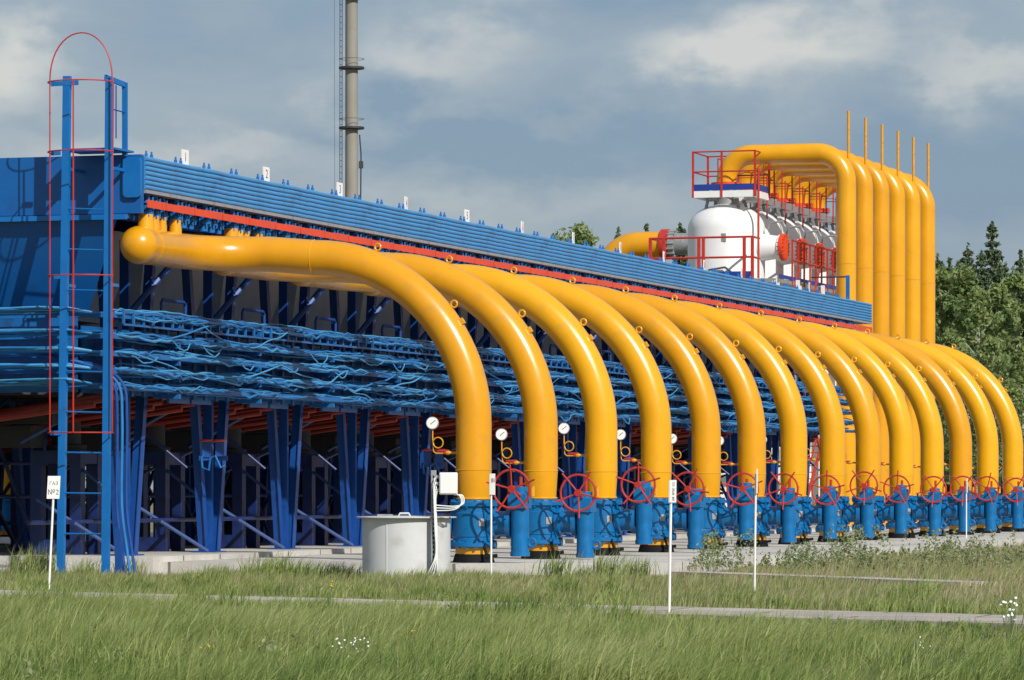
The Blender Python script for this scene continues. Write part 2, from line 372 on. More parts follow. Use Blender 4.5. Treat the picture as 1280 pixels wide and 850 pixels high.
for k in range(NU):
    o = v0 if k == 0 else dup(v0, (0, P*k, 0))
    o['label'] = f'blue gas valve with red handwheel under the {ORD[k]} yellow bent pipe'
    o.rotation_euler.z = R(ro.uniform(-4,4)) if k else 0
    dz = [0,-.08,.09,.0,.0,0,-.03,.08,0,-.02,0,0,-.04,0][k]; an = [0,34,0,33,0,30,0,33,3,40,35,12,32,0][k]
    for ch in o.children:
        if ch.name.startswith('handwheel') :
            q = Vector((1.10,-.98,1.66-SLAB))
            ch.matrix_local = Matrix.Translation(q+Vector((0,0,dz))) @ Matrix.Rotation(R(an+ro.uniform(-6,6)),4,'Y') @ Matrix.Translation(-q)
            if k:   # stem follows the wheel height but must not orbit
                pass
        if ch.name.startswith('actuator') : ch.location.z += [0,-.10,.12,-.04,.1,-.02,.02,.0,.06,-.03,.02,.0,.03,0][k]

# ------------------------------------------------------------------ gauges
def make_gauge():
    t = thing('pressure_gauge', (-.34,-.05,2.38), '', 'pressure gauge', 'round white pressure gauges on yellow tubes')
    n = MB().cyl((-.34,-.05,2.38),(-.46,-.07,2.38),.026,n=10); n.lathe((-.46,-.07,2.38),[(.025,0),(.042,.03),(.042,.08),(.025,.11)],12,(-1,0,0)); n.build('fitting', M['yellow_old'], t)
    MB().cyl((-.50,-.07,2.42),(-.74,-.09,2.42),.022,n=8).cyl((-.52,-.07,2.38),(-.6,-.08,2.38),.03,n=8).build('cock_handle', M['red'], t)
    c = Vector((-.70,-.11,2.58)); pts = [(-.50,-.075,2.37),(-.76,-.1,2.37),(-.81,-.1,2.41),(-.82,-.1,2.55)]
    for i in range(19):
        a = R(180+360*i/18); pts.append(c+Vector((math.cos(a)*.105,-.015-.03*i/18,math.sin(a)*.105)))
    pts += [(-.82,-.12,2.66),(-.82,-.12,2.86)]
    MB().tube(pts, .0135, 8).build('siphon_tube', M['yellow_old'], t)
    ax = Vector((.18,-1,.05)).normalized(); q = Vector((-.82,-.13,2.97))
    d = MB().lathe(q+ax*-.06, [(.10,0),(.125,.02),(.125,.10),(.115,.105)], 28, ax).build('gauge_case', M['galv'], t)
    MB().lathe(q+ax*.043, [(.112,0),(.112,.004)], 28, ax).build('dial_face', M['dial'], d)
    nd = Vector((.6,.1,.5)); nd = (nd-ax*nd.dot(ax)).normalized(); sd = ax.cross(nd)
    MB().obox(q+ax*.052+nd*.025, (nd, sd, ax), (.06,.007,.003)).build('needle', M['ink'], d)
    return t
g0 = make_gauge()
dzs = [0,-.17,.02,-.06,-.1,-.1,-.02,.08,.02,.0,-.05,.05,-.05,.03]
for k in range(NU):
    o = g0 if k == 0 else dup(g0, (0, P*k, dzs[k]))
    o['label'] = f'white pressure gauge on a looped yellow tube left of the {ORD[k]} yellow bent pipe'

# ------------------------------------------------------------------ air coolers
Y0 = -3.45; XF = -5.60; XB = -17.4; ZT = 8.14; ZB = 7.49
def ridge_mesh(y0, y1):
    mb = MB(); nr = 7; h = (ZT-ZB)/nr; prof = []
    for i in range(nr):
        zc = ZB+h*(i+.5)
        for j in range(6):
            a = R(-90+180*j/6); prof.append((XF+.052*math.cos(a)-.02, zc+h*.5*math.sin(a)))
    prof.append((XF-.02, ZT)); prof += [(XF-.22, ZT+.015), (XF-.22, ZB), (XF-.03, ZB)]
    n = len(prof); seg = max(2, int((y1-y0)/.19)); vs = []; r = random.Random(int(y0*100))
    ph = r.uniform(0, 6)
    for i in range(seg+1):
        y = y0+(y1-y0)*i/seg; dz = .004*math.sin(i*.5+ph)+r.uniform(-.002,.002); dx = .004*math.sin(i*.6+ph*2)
        for x, z in prof: vs.append((x+dx, y, z+dz))
    fs = []
    for i in range(seg):
        for j in range(n): fs.append((i*n+j, i*n+(j+1)%n, (i+1)*n+(j+1)%n, (i+1)*n+j))
    fs.append(tuple(reversed(range(n)))); fs.append(tuple(seg*n+j for j in range(n)))
    return mb.add(vs, fs)
def make_cooler():
    t = thing('air_cooler', (XF-1.6, Y0+P/2, PLINTH), '', 'air cooler', 'blue air cooler sections of the bank')
    S = P/3
    for s in range(3):
        a = Y0+S*s
        hp = ridge_mesh(a+.006, a+S-.006).build('header_panel', M['ridge'], t, 80)
        MB().box(XF-.20, XF+.035, a+.01, a+S-.01, ZB-.07, ZB-.006).build('bottom_strip', M['strip'], hp)
        for q, w in ((.30, .11), (.72, .09), (1.12, .075)):       # flanged nozzles with bolts
            y = a+q+.1
            nz = MB(); nz.lathe((XC+.05,y,6.88), [(w*.8,.0),(w*.8,.14),(w*1.25,.15),(w*1.25,.20),(w*.75,.21),(w*.75,.36),(w*1.25,.37),(w*1.25,.42),(w*.7,.43),(w*.7,.56)], 14)
            for i in range(6):
                an = 2*math.pi*i/6+.3; x_, y_ = XC+.05+w*1.25*math.cos(an), y+w*1.25*math.sin(an)
                nz.cyl((x_,y_,6.97),(x_,y_,7.14),.018,n=5); nz.cyl((x_,y_,7.19),(x_,y_,7.37),.022,n=5)
            nz.build('nozzle', M['blue'], t)
        MB().bar((XC+.24,a+.03,7.215),(XC+.24,a+.93,7.215),.02,.15).build('flange_shield', M['orange'], t)
        MB().bar((XC+.25,a+.95,7.21),(XC+.25,a+S+.01,7.21),.02,.14).build('flange_shield', M['orange'], t)
        for q in (.35, .62):
            z = ZT+.01; MB().lathe((XF-.12,a+q,z),[(.035,0),(.035,.06),(.02,.065),(.02,.12)],8).build('plug', M['blue'], t)
    MB().box(XB, XF-.30, Y0+.03, Y0+P-.03, 7.42, ZT-.06).build('tube_bundle', M['facade'], t)
    fr = MB().box(XB, XF-.34, Y0+.02, Y0+.22, 6.92, 7.38); fr.box(XB, XF-.34, Y0+P-.22, Y0+P-.02, 6.92, 7.38); fr.box(XF-.62, XF-.40, Y0+.22, Y0+P-.22, 6.92, 7.38)
    fr.box(XB, XB+.2, Y0+.22, Y0+P-.22, 6.92, 7.38); fr.build('floor_frame', M['navy'], t)
    yc = Y0+P/2
    for (xa, xb) in ((-7.5, -12.1), (-12.2, XB+.2)):
        z0, z1 = 5.05, 6.9; ins = .55; x0, x1 = xb, xa; y0, y1 = Y0+.1, Y0+P-.1
        vs = [(x0,y0,z1),(x1,y0,z1),(x1,y1,z1),(x0,y1,z1),(x0+ins,y0+.75,z0),(x1-ins,y0+.75,z0),(x1-ins,y1-.75,z0),(x0+ins,y1-.75,z0)]
        pl = MB().add(vs, [(0,1,5,4),(1,2,6,5),(2,3,7,6),(3,0,4,7),(0,3,2,1)]).build('plenum', M['plenum'], t)
        cx = (x0+x1)/2
        MB().lathe((cx,yc,0),[(1.62,3.55),(1.62,5.03),(1.55,5.04),(1.55,3.56)],36).build('fan_ring', M['darkgrey'], t)
        bm_ = MB().box(cx-1.7,cx+1.3,yc-.17,yc+.17,2.98,3.3).box(cx-.17,cx+.17,yc-2.1,yc-.2,2.96,3.28).box(cx-.17,cx+.17,yc+.2,yc+2.1,2.96,3.28)
        bm_.box(cx-.5,cx+.6,yc+.3,yc+1.0,2.5,2.95); bm_.build('fan_beam', M['darkgrey'], t)
    for xs_ in (-9.0, -13.6):
        st = MB(); yq = .48
        for sx in (-.44, .44):
            for sy in (-.44, .44): st.box(xs_+sx-.12,xs_+sx+.12,yq+sy-.12,yq+sy+.12,PLINTH,2.45)
        st.box(xs_-.32,xs_+.32,yq-.55,yq-.34,2.18,2.448); st.box(xs_-.32,xs_+.32,yq+.34,yq+.55,2.18,2.448); st.box(xs_-.32,xs_+.32,yq-.55,yq-.34,PLINTH+.02,.62)
        st.box(xs_-.55,xs_-.34,yq-.32,yq+.32,2.18,2.446); st.box(xs_+.34,xs_+.55,yq-.32,yq+.32,2.18,2.446)
        s_ = st.build('motor_stand', M['standblue'], t)
        mt = MB().lathe((xs_,yq,2.46),[(.42,0),(.42,.10),(.30,.12),(.30,.62),(.20,.70)],20); mt.build('fan_motor', M['darkgrey'], s_)
    for xl in (-7.25, -11.45, -16.6):
        yl = -.54; w = .36 if xl > -8 else .3
        for sg in (-1, 1):
            lg = MB().bar((xl+sg*.085,yl+sg*.10,PLINTH),(xl+sg*.17,yl+sg*.95,6.9),.07,.19*w/.36,up=(1,0,0)); lg.bar((xl+sg*.09+.095,yl+sg*.10,PLINTH),(xl+sg*.175+.095,yl+sg*.95,6.9),.17,.022,up=(1,0,0)); lg.build('leg', M['navy'], t)
        lw = MB().bar((xl-.01,yl,PLINTH+.02),(xl-.01,yl,6.7),.10,.20,up=(1,0,0)); lw.box(xl-.28,xl+.28,yl-.32,yl+.32,PLINTH-.01,PLINTH+.03); lw.build('leg_web', M['navy'], t)
    for (a, b_, r_, mt) in (((-8.9,-1.2,1.45),(-7.0,-1.2,.34),.038,'rod'),((-8.9,.2,2.35),(-7.5,-.3,1.45),.035,'rod'),((-9.4,-.9,2.6),(-7.3,-.6,3.75),.04,'rod'),((-9.6,.9,1.9),(-7.6,.9,2.75),.035,'rod'),((-8.2,1.6,3.2),(-6.9,1.9,2.1),.03,'standblue'),((-13.6,-.9,2.2),(-11.5,-.6,3.9),.05,'navy'),((-7.3,-.6,5.05),(-6.3,.9,6.85),.07,'navy')):
        MB().cyl(a, b_, r_, n=8).build('brace', M[mt], t)
    for i, yy in enumerate((-2.9,-2.2,-1.5,.1,.55,1.0)):
        MB().cyl((-13.2,yy,2.50+.10*(i%3)),(-6.9,yy,3.32+.13*(i%3)),.06,n=8).build('red_pipe', M['redpipe'], t)
    for (x_, z_) in ((-8.1,1.0),(-10.4,1.5),(-10.6,2.2),(-12.4,.9)):
        MB().cyl((x_,Y0+.05,z_),(x_,Y0+P-.05,z_),.045,n=8).build('conduit', M['standblue'], t)
    for a, b_ in (((-10.3,-2.4,PLINTH),(-10.3,.0,2.9)),((-12.2,-2.6,2.9),(-12.2,.6,PLINTH)),((-11.2,-1.9,PLINTH),(-9.7,-1.9,3.0)),((-14.6,-1.5,PLINTH),(-12.6,-1.5,3.0)),((-10.9,.9,3.0),(-9.8,.9,PLINTH))):
        MB().bar(a, b_, .07, .07).build('brace', M['standblue'], t)
    hk = MB().tube([(-6.75,.15,4.95),(-6.75,.15,5.45),(-6.75,.22,5.52),(-6.75,1.35,5.52),(-6.75,1.45,5.45),(-6.75,1.45,5.1)], .035, 8); hk.build('vent_tube', M['navy'], t)
    MB().box(-17.3,-17.25,Y0+1.3,Y0+P-.02,PLINTH,6.9).box(-17.24,-17.2,Y0+.02,Y0+1.5,2.3,6.9).build('rear_light_block', M['gloom'], t)  # added unseen sheets that block light from behind and darken the interior
    tb = MB().box(-6.62,-6.54,-.62,-.50,3.5,5.2)
    for z in (5.04,4.63,4.29,3.96,3.62): tb.box(-6.55,-6.05,-.60,-.52,z-.14,z-.05)
    tb.build('tray_bracket', M['tray'], t)
    for dy in (-2.4,.9): MB().box(-6.72,-6.66,dy-.55,dy+.55,3.42,3.56).build('tray_plate', M['blue'], t)
    for dy, z in ((-2.6,4.35),(-1.4,4.1),(.6,4.4),(1.0,3.85)): MB().box(-6.95,-6.83,dy-.16,dy+.16,z-.13,z+.13).build('junction_box', M['blue'], t)
    MB().box(-7.0,-6.96,Y0+.1,Y0+P-.1,3.55,4.86).build('back_sheet', M['tray'], t)
    for q in range(7): MB().box(-6.58,-6.53,Y0+.3+q*.62,Y0+.42+q*.62,3.5,4.98).build('tray_hanger', M['blue' if q%3 else 'tray'], t)
    return t
c0 = make_cooler(); coolers = [c0]
for k in range(1, NU): coolers.append(dup(c0, (0, P*k, 0)))
for k, o in enumerate(coolers): o['label'] = f'blue air cooler section of the long bank above and behind the {ORD[k]} yellow bent pipe'
c0['label'] = 'nearest blue air cooler section with the flat end panel behind the caged ladder'
coolers[-1]['label'] = 'farthest blue air cooler section with a longer end panel before the tall yellow risers'
# the far end of the last one runs on a little
yl = Y0+P*NU
hp = ridge_mesh(yl+.006, yl+2.2).build('header_panel', M['ridge'], coolers[-1], 80)
MB().box(XF-.20, XF+.035, yl+.01, yl+2.19, ZB-.07, ZB-.006).build('bottom_strip', M['strip'], hp)
MB().box(XB, XF-.30, yl-.02, yl+2.15, 7.42, ZT-.06).build('tube_bundle', M['facade'], coolers[-1])
MB().bar((XC+.24,yl+.1,7.215),(XC+.24,yl+2.1,7.215),.02,.185).build('flange_shield', M['orange'], coolers[-1])
# near end wall of the first one
MB().box(XB, XF-.02, Y0-.16, Y0-.004, 7.02, ZT+.02).build('end_panel', M['facade'], c0)
e = MB(); y_ = Y0-.20; x0, x1, z0, z1, rr = XF-.36, XF+.01, 7.32, 8.10, .09
pr = []
for cx, cz, a0 in ((x1-rr,z1-rr,0),(x0+rr,z1-rr,90),(x0+rr,z0+rr,180),(x1-rr,z0+rr,270)):
    for j in range(6): a = R(a0+18*j); pr.append((cx+rr*math.cos(a), cz+rr*math.sin(a)))
n = len(pr); e.add([(p[0], y_-.05, p[1]) for p in pr]+[(p[0], y_+.037, p[1]) for p in pr], [tuple(range(n)), tuple(reversed(range(n,2*n)))]+[(j, j+n, (j+1)%n+n, (j+1)%n) for j in range(n)])
e.build('cover_plate', M['blue'], c0)
MB().box(XB, XF-.30, Y0-.26, Y0-.165, 6.90, 7.0).box(XB, XF-.30, Y0-.158, Y0-.01, 6.93, 7.01).build('end_ledge', M['blue'], c0)
sl = MB().add([(XB,Y0-.1,6.9),(XF-.55,Y0-.1,6.9),(XF-1.5,Y0+.65,5.06),(XB,Y0+.65,5.06)], [(0,1,2,3)]); sl.add([(XB,Y0-.06,6.9),(XF-.57,Y0-.06,6.9),(XF-1.52,Y0+.69,5.06),(XB,Y0+.69,5.06)], [(3,2,1,0)])
sl.build('end_plenum_sheet', M['facade'], c0)
MB().box(XB, -6.9, Y0-.30, Y0-.26, 3.55, 5.02).build('end_back_sheet', M['tray'], c0)

# ------------------------------------------------------------------ trays and cables
TZ = (5.04,4.63,4.29,3.96,3.66); TN = ('top','second','third','fourth','lowest')
YE = Y0+P*NU+2.0
for i, z in enumerate(TZ):
    t = thing('cable_tray', (-6.3, Y0, z-.05), f'blue cable tray along the bank, {TN[i]} of the five stacked ones', 'cable tray', 'stacked cable trays along the cooler bank')
    for x in (-6.52, -6.10):
        MB().box(x-.012,x+.012,Y0-.5,YE,z-.05,z+.045).build('side_rail', M['tray'], t)
    MB().box(-17,-6.0,Y0-.56,Y0-.53,z-.05,z+.045).build('end_rail', M['tray'], t)
    MB().box(-6.505,-6.115,Y0-.45,YE,z-.045,z-.03).build('tray_floor', M['tray'], t)
    if i == 0:
        po = MB(); y = Y0
        while y < YE:
            po.box(-6.07,-6.03,y-.03,y+.03,z-.16,z+.08); y += .5
        po.box(-6.075,-6.04,Y0,YE,z+.06,z+.10).box(-6.075,-6.04,Y0,YE,z-.19,z-.15); po.build('guard_rail', M['tray'], t)
rc = random.Random(21)
for i, z in enumerate(TZ):
    for j in range(17):
        r_ = rc.choice((.013,.016,.020,.026)); amp = rc.uniform(.015,.05); x0 = rc.uniform(-6.5,-6.02); pts = []
        ph = [rc.uniform(0,6.28) for _ in range(4)]; zo = rc.uniform(-.02,.03) if j < 9 else rc.uniform(-.10,.13)
        xx = -17.0
        while xx < -6.7:
            pts.append((xx, Y0-.62-.10*rc.random()-.02*j, z+.02+.012*j*.5+amp*.5*math.sin(xx*1.1+ph[0])+rc.uniform(-.01,.01))); xx += .6
        pts.append((-6.35, Y0-.6, z+.03)); pts.append((x0, Y0-.2, z+.03))
        y = Y0+.3
        while y < YE:
            x = x0+.12*math.sin(y*.9+ph[1])+.06*math.sin(y*2.3+ph[2])
            zz = z+.03+amp*(.8*math.sin(y*.8+ph[2])+.5*math.sin(y*1.9+ph[3]))+rc.uniform(-.013,.013)+zo
            if x > -6.09: zz -= abs(rc.gauss(0,.035))
            pts.append((min(x,-5.95), y, zz)); y += .34 if y < 30 else .6
        o = MB().tube(pts, r_, 6).build('cable', M['cable'] if rc.random() < .55 else M['cable2'])
        tag(centre_mesh(o), f'wavy blue cable lying in the {TN[i]} blue cable tray', 'cable', 'cables in the trays')
# loose loops hanging from the trays
for q in range(30):
    y = Y0+.5+q*1.9+rc.uniform(-.6,.6); z = rc.choice(TZ[1:]); L_ = rc.uniform(.6,1.6); dp = rc.uniform(.06,.26); pts = []
    for i in range(9):
        u = i/8; pts.append((-5.98+.05*math.sin(u*3.1), y+L_*u, z-.02-dp*math.sin(u*math.pi)+rc.uniform(-.02,.02)))
    o = MB().tube(smooth(pts,3), .014, 6).build('cable', M['cable2'])
    tag(centre_mesh(o), 'short pale blue cable loop sagging in front of the trays', 'cable', 'loose cable loops')
for q in range(36):      # added slanting cables standing in for diagonal shadow stripes across the trays
    y = Y0+.4+q*1.7+rc.uniform(-.4,.4); i = rc.randrange(0,4); L_ = rc.uniform(1.2,2.8); x = -5.97+rc.uniform(-.03,.03)
    a, b_ = (TZ[i], TZ[i+1]) if rc.random() < .5 else (TZ[i+1], TZ[i])
    pts = [(x-.15,y-.6,a+.03),(x,y-.1,a+.02),(x+.03,y+L_*.3,a*.7+b_*.3+rc.uniform(-.06,.06)),(x+.03,y+L_*.7,a*.3+b_*.7+rc.uniform(-.06,.06)),(x,y+L_+.1,b_+.02),(x-.15,y+L_+.7,b_+.03)]
    o = MB().tube(smooth(pts,4), rc.choice((.011,.014,.018)), 6).build('cable', M['cable'] if rc.random() < .6 else M['cable2'])
    tag(centre_mesh(o), 'added blue cable standing in for a slanting shadow stripe across the trays', 'cable', 'cables standing in for shadow stripes')
for j in range(3):       # drops from the trays beside the ladder
    x = -5.72-.10*j
    pts = [(x-1.3-.3*j, Y0-.66, 4.15+.1*j),(x-.6,Y0-.68,4.05),(x-.05,Y0-.7,3.7),(x+.04,Y0-.7,3.0),(x+.03,Y0-.7,1.4),(x+.16,Y0-.75,.5),(x+.25,Y0-.8,.05)]
    o = MB().tube(smooth(pts), .03, 8).build('cable', M['cable'] if j%2 else M['navy'])
    tag(centre_mesh(o), 'blue cable dropping from the trays to the ground beside the caged ladder', 'cable', 'cable drops beside the ladder')

# ------------------------------------------------------------------ number tags on the bank
def text_mesh(body, size, mat, parent, origin, xdir, zdir, name='lettering', ext=.002):
    cu = bpy.data.curves.new('txt', 'FONT'); cu.body = body; cu.size = size; cu.align_x = 'CENTER'; cu.align_y = 'CENTER'; cu.extrude = ext; cu.offset = .0
    o = bpy.data.objects.new('txt', cu); C.objects.link(o)
    bpy.context.view_layer.update()
    me = bpy.data.meshes.new_from_object(o.evaluated_get(bpy.context.evaluated_depsgraph_get()))
    bpy.data.objects.remove(o); bpy.data.curves.remove(cu)
    q = parent
    while q.parent: q = q.parent
    xd = Vector(xdir).normalized(); zd = Vector(zdir).normalized(); nd = xd.cross(zd)
    for v in me.vertices: c = v.co.copy(); v.co = Vector(origin)-q.location + xd*c.x + zd*c.y + nd*c.z
    me.materials.clear(); me.materials.append(mat)
    r = bpy.data.objects.new(name, me); C.objects.link(r); r.parent = parent; return r
for k in range(13):
    y = Y0+P*(k+.53); fc = R(0 if k in (0,1,2,4) else -9); xd = Vector((math.sin(fc), math.cos(fc), 0))
    nrm = xd.cross(Vector((0,0,1)))
    t = thing('number_tag', (XF-.14,y,ZT), f'white number tag on the bank top above the {ORD[k]} yellow bent pipe', 'number tag', 'white number tags on top of the bank')
    w = .20
    bd = MB().obox((XF-.14,y,ZT+.16),(xd, nrm, Vector((0,0,1))),(w*.85,.012,.155)); bd.build('plate', M['signwhite'], t)
    MB().box(XF-.16,XF-.13,y-.02,y+.02,ZT-.02,ZT+.05).build('clip', M['navy'], t)
    text_mesh(str(k+1), .26, M['redink'], t, Vector((XF-.14,y,ZT+.16))+nrm*.014, xd, (0,0,1))

# ------------------------------------------------------------------ caged ladder
def ladder():
    t = thing('caged_ladder', at(108,700,77.3)*1.0, 'tall blue ladder with thin red safety cage against the blue end wall', 'ladder')
    def q(px, py, d=0):
        v = FWD+RGT*((px-640)/FPX); k_ = (Y0-1.0-CAM.y)/v.y; p = CAM+v*k_; p.z = EYE+(610-py)/FPX*k_; return p
    yp = RGT  # ladder plane parallel to the end wall direction X
    ax = Vector((1,0,0))
    L0 = q(75,699); L1 = q(83,95); R0 = q(131,708); R1 = q(136,97)
    R0.y = L0.y = L1.y = R1.y = Y0-1.0
    L0.z = .0; R0.z = .0
    for a, b_ in ((L0,L1),(R0,R1)):
        mb = MB().bar(a,b_,.145,.02,up=(0,1,0)); mb.bar(a+Vector((.063,.05,0)),b_+Vector((.063,.05,0)),.015,.09,up=(0,1,0)); mb.build('stile', M['blue'], t)
    z = .80
    while z < 7.4:
        u = z/L1.z; a = L0.lerp(L1,u); b_ = R0.lerp(R1,u); MB().cyl(a+Vector((.05,.02,0)),b_+Vector((-.04,.02,0)),.016,n=8).build('rung', M['blue'], t); z += .785
    xl, xr = q(65,300).x, q(143,300).x; yc = Y0-1.0
    def hoop(zz, name='cage_hoop'):
        pts = [(xl,yc-.05,zz)]
        for i in range(13):
            a = R(180+180*i/12); pts.append(((xl+xr)/2+(xr-xl)/2*math.cos(a), yc-.10+.55*math.sin(a), zz+.0))
        pts.append((xr,yc-.05,zz)); MB().tube(pts,.014,6).build(name, M['red'], t)
    zt = at(100,103,77).z
    for zz in (zt, at(100,190,77).z, at(100,345,77).z, at(100,541,77).z): hoop(zz)
    zb = at(100,541,77).z
    for x, dy in ((xl,-.10),(xr,-.10)): MB().cyl((x,yc+dy,zb),(x,yc+dy,zt+.05),.014,n=6).build('cage_bar', M['red'], t)
    MB().cyl(((xl+xr)/2+.08,yc-.65,zb),((xl+xr)/2+.08,yc-.65,zt),.016,n=6).build('cage_bar', M['red'], t)
    zarc = at(100,42,77).z; pts = []
    for i in range(21):
        a = R(180-180*i/20); pts.append(((xl+xr)/2+(xr-xl)/2*math.cos(a), yc-.10, zt+.02+(zarc-zt)*max(0,math.sin(a))**.9))
    MB().tube(pts,.014,6).build('cage_arch', M['red'], t)
    for zz in (zt,):
        MB().bar((xl-.02,yc,zz),(L1.x+.25,yc,zz+.01),.03,.09).build('cage_bracket', M['blue'], t)
    for zz in (at(0,345,77).z, at(0,541,77).z, at(0,190,77).z):
        MB().bar((xl-.02,yc-.02,zz),(L0.x+.02,yc-.02,zz),.03,.09).build('cage_bracket', M['blue'], t)
        
    # wall brackets and the handrail that runs back on to the roof
    for zz in (7.85, 5.6, 3.6):
        for a in (L0.lerp(L1,zz/L1.z), R0.lerp(R1,zz/R1.z)):
            MB().bar(a+Vector((0,.05,0)), (a.x, Y0-.20 if zz > 7 else Y0-.5, a.z),.06,.06).build('wall_bracket', M['blue'], t)
    rx = R1.x+.02
    for sgn, x in ((1,rx-.02),(-1,L1.x-.02)):
        if sgn > 0:
            MB().bar((x-.08,yc+.02,zt+.10),(x+.02,yc+.72,zt+.02),.05,.10).build('roof_rail', M['blue'], t)
            MB().bar((x+.02,yc+.74,zt+.06),(x+.02,yc+.74,ZT-.02),.10,.06,up=(0,1,0)).build('roof_post', M['blue'], t)
            MB().cyl((x-.02,yc+.4,zt-.02),(x-.02,yc+.4,ZT+.3),.014,n=6).build('roof_bar', M['navy'], t)
            MB().cyl((x-.06,yc+.02,9.0),(x+.02,yc+.7,8.97),.014,n=6).build('roof_bar', M['navy'], t)
    MB().bar((L1.x,yc+.06,8.20),(R1.x,yc+.06,8.20),.06,.06).build('step', M['navy'], t)
    MB().box(L0.x,R1.x+.1,yc+.1,Y0-.0,ZT+.06,ZT+.10).build('landing', M['blue'], t)
    MB().bar(R0+Vector((.25,.1,0)),R0+Vector((.25,.1,.9)),.12,.12).build('foot_post', M['navy'], t)
    return t
ladder()

# ------------------------------------------------------------------ grey chamber, junction box, post
d = 73.0; pc = gp((508-640)/FPX*d, d, 0); rad = .805
t = thing('inspection_chamber', pc, 'round grey metal chamber with a flat overhanging lid beside the nearest yellow pipe', 'chamber')
MB().lathe(pc, [(rad,-.15),(rad,1.13)], 48).build('drum', M['grey'], t)
lid = MB().lathe(pc, [(rad+.10,1.132),(rad+.11,1.14),(rad+.11,1.155),(rad+.10,1.16),(.3,1.175)], 48); lo = lid.build('lid', M['grey'], t)
MB().tube([pc+RGT*-.05+Vector((0,-.3,1.16)), pc+RGT*-.02+Vector((0,-.3,1.22)), pc+RGT*.14+Vector((0,-.3,1.22)), pc+RGT*.17+Vector((0,-.3,1.16))], .018, 8).build('handle', M['grey'], lo)
MB().obox(pc+RGT*-.38+FWD*-.35+Vector((0,0,1.185)), (RGT,FWD,Vector((0,0,1))), (.14,.08,.018)).build('hasp', M['galv'], lo)
sm = MB()
for px in (485,): 
    xo = (px-508)/FPX*d; yo = -math.sqrt(rad*rad-xo*xo)-.002; sm.obox(pc+RGT*xo+FWD*yo+Vector((0,0,.5)), (RGT,FWD,Vector((0,0,1))), (.008,.006,.62))
sm.build('seam', M['grey'], t)
jp = pc+RGT*((543-508)/FPX*d)+FWD*(-rad-.02)
t = thing('junction_box_post', jp, 'perforated grey post with a white junction box in front of the grey chamber', 'junction box')
ps = MB().obox(jp+Vector((0,0,.98)), (RGT,FWD,Vector((0,0,1))), (.045,.012,1.02)); ps.obox(jp+RGT*.045+FWD*.03+Vector((0,0,.98)), (RGT,FWD,Vector((0,0,1))), (.006,.035,1.02)); ps.build('post', M['galv'], t)
hl = MB(); z = .1
while z < 1.95: hl.obox(jp+FWD*-.0125+Vector((0,0,z)), (RGT,FWD,Vector((0,0,1))), (.014,.002,.022)); z += .085
hl.build('slots', M['black'], t)
bx = MB(); bc = jp+RGT*.27+Vector((0,0,1.76)); bx.obox(bc, (RGT,FWD,Vector((0,0,1))), (.165,.09,.20)); bxo = bx.build('box', M['white'], t)
bv = bxo.modifiers.new('b','BEVEL'); bv.width = .02; bv.segments = 2
MB().obox(bc+FWD*-.095, (RGT,FWD,Vector((0,0,1))), (.145,.006,.175)).build('box_cover', M['white'], bxo)
gl = MB()
for zz in (1.64,1.76,1.88): gl.cyl(bc+RGT*-.16+Vector((0,0,zz-1.76)), bc+RGT*-.23+Vector((0,0,zz-1.76)), .03, n=8)
gl.build('cable_gland', M['galv'], bxo)
wr = random.Random(5)
for j in range(4):
    zz = 1.62+.08*j; a = jp+RGT*(.06-.012*j)+FWD*(-.03-.02*j)
    pts = [bc+RGT*-.22+Vector((0,0,zz-1.76)), a+Vector((0,0,zz-.02)), a+RGT*-.02+Vector((0,0,zz-.18)), a+Vector((0,0,1.0)), a+RGT*.02*wr.uniform(-1,1)+Vector((0,0,.5)), a+RGT*(-.03*j)+Vector((0,0,.2)), a+RGT*(-.06-.05*j)+Vector((0,0,-.02))]
    MB().tube(smooth(pts),.0105,8).build('wire', M['white'], t)
for j in range(3):
    e0 = bc+RGT*(.166)+Vector((0,0,-.02-.05*j)); e1 = jp+RGT*.03+FWD*-.05+Vector((0,0,1.27+.05*j))
    pts = [bc+RGT*(.10+.02*j)+Vector((0,0,-.20)), bc+RGT*(.20+.03*j)+Vector((0,0,-.22)), bc+RGT*(.23+.02*j)+Vector((0,0,-.36)), bc+RGT*.1+FWD*-.03+Vector((0,0,-.47+.03*j)), e1]
    MB().tube(smooth(pts),.0105,8).build('wire', M['white'], t)

# small drain valves on the legs
def drain(px, py, d, label, first=[None]):
    p = at(px, py, d)
    if first[0] is None:
        t = thing('drain_valve', p, label, 'valve', 'small blue drain valves with two red wheels on the legs')
        b_ = MB().obox(p+Vector((-.14,0,-.12)),(RGT,FWD,Vector((0,0,1))),(.09,.09,.16)); b_.obox(p+Vector((.16,0,-.10)),(RGT,FWD,Vector((0,0,1))),(.09,.09,.16)); b_.obox(p+Vector((0,.03,-.30)),(RGT,FWD,Vector((0,0,1))),(.30,.05,.05)); b_.build('body', M['navy'], t)
        MB().tube([p+Vector((-.16,-.08,-.2)),p+Vector((-.22,-.1,-.3)),p+Vector((-.2,-.1,-.5)),p+Vector((-.05,-.1,-.55)),p+Vector((-.02,-.1,-.3)),p+Vector((.1,-.1,-.25)),p+Vector((.22,-.1,-.5)),p+Vector((.3,-.05,-.45))],.025,8).build('tube', M['blue'], t)
        for x in (-.14,.17):
            w = MB().lathe(p+Vector((x,-.02,.04)),[(.05,0),(.14,.01),(.15,.03),(.14,.05),(.05,.06)],16); w.cyl(p+Vector((x,-.02,-.05)),p+Vector((x,-.02,.06)),.02,n=8); w.build('handwheel', M['orange'], t)
        first[0] = t; return t
    return dup(first[0], p-first[0].location, label)
drain(266,555,84.5,'small blue drain valve with two red wheels on the leg left of the grey chamber')
drain(541,566,98,'small blue drain valve with two red wheels left of the nearest yellow pipe')

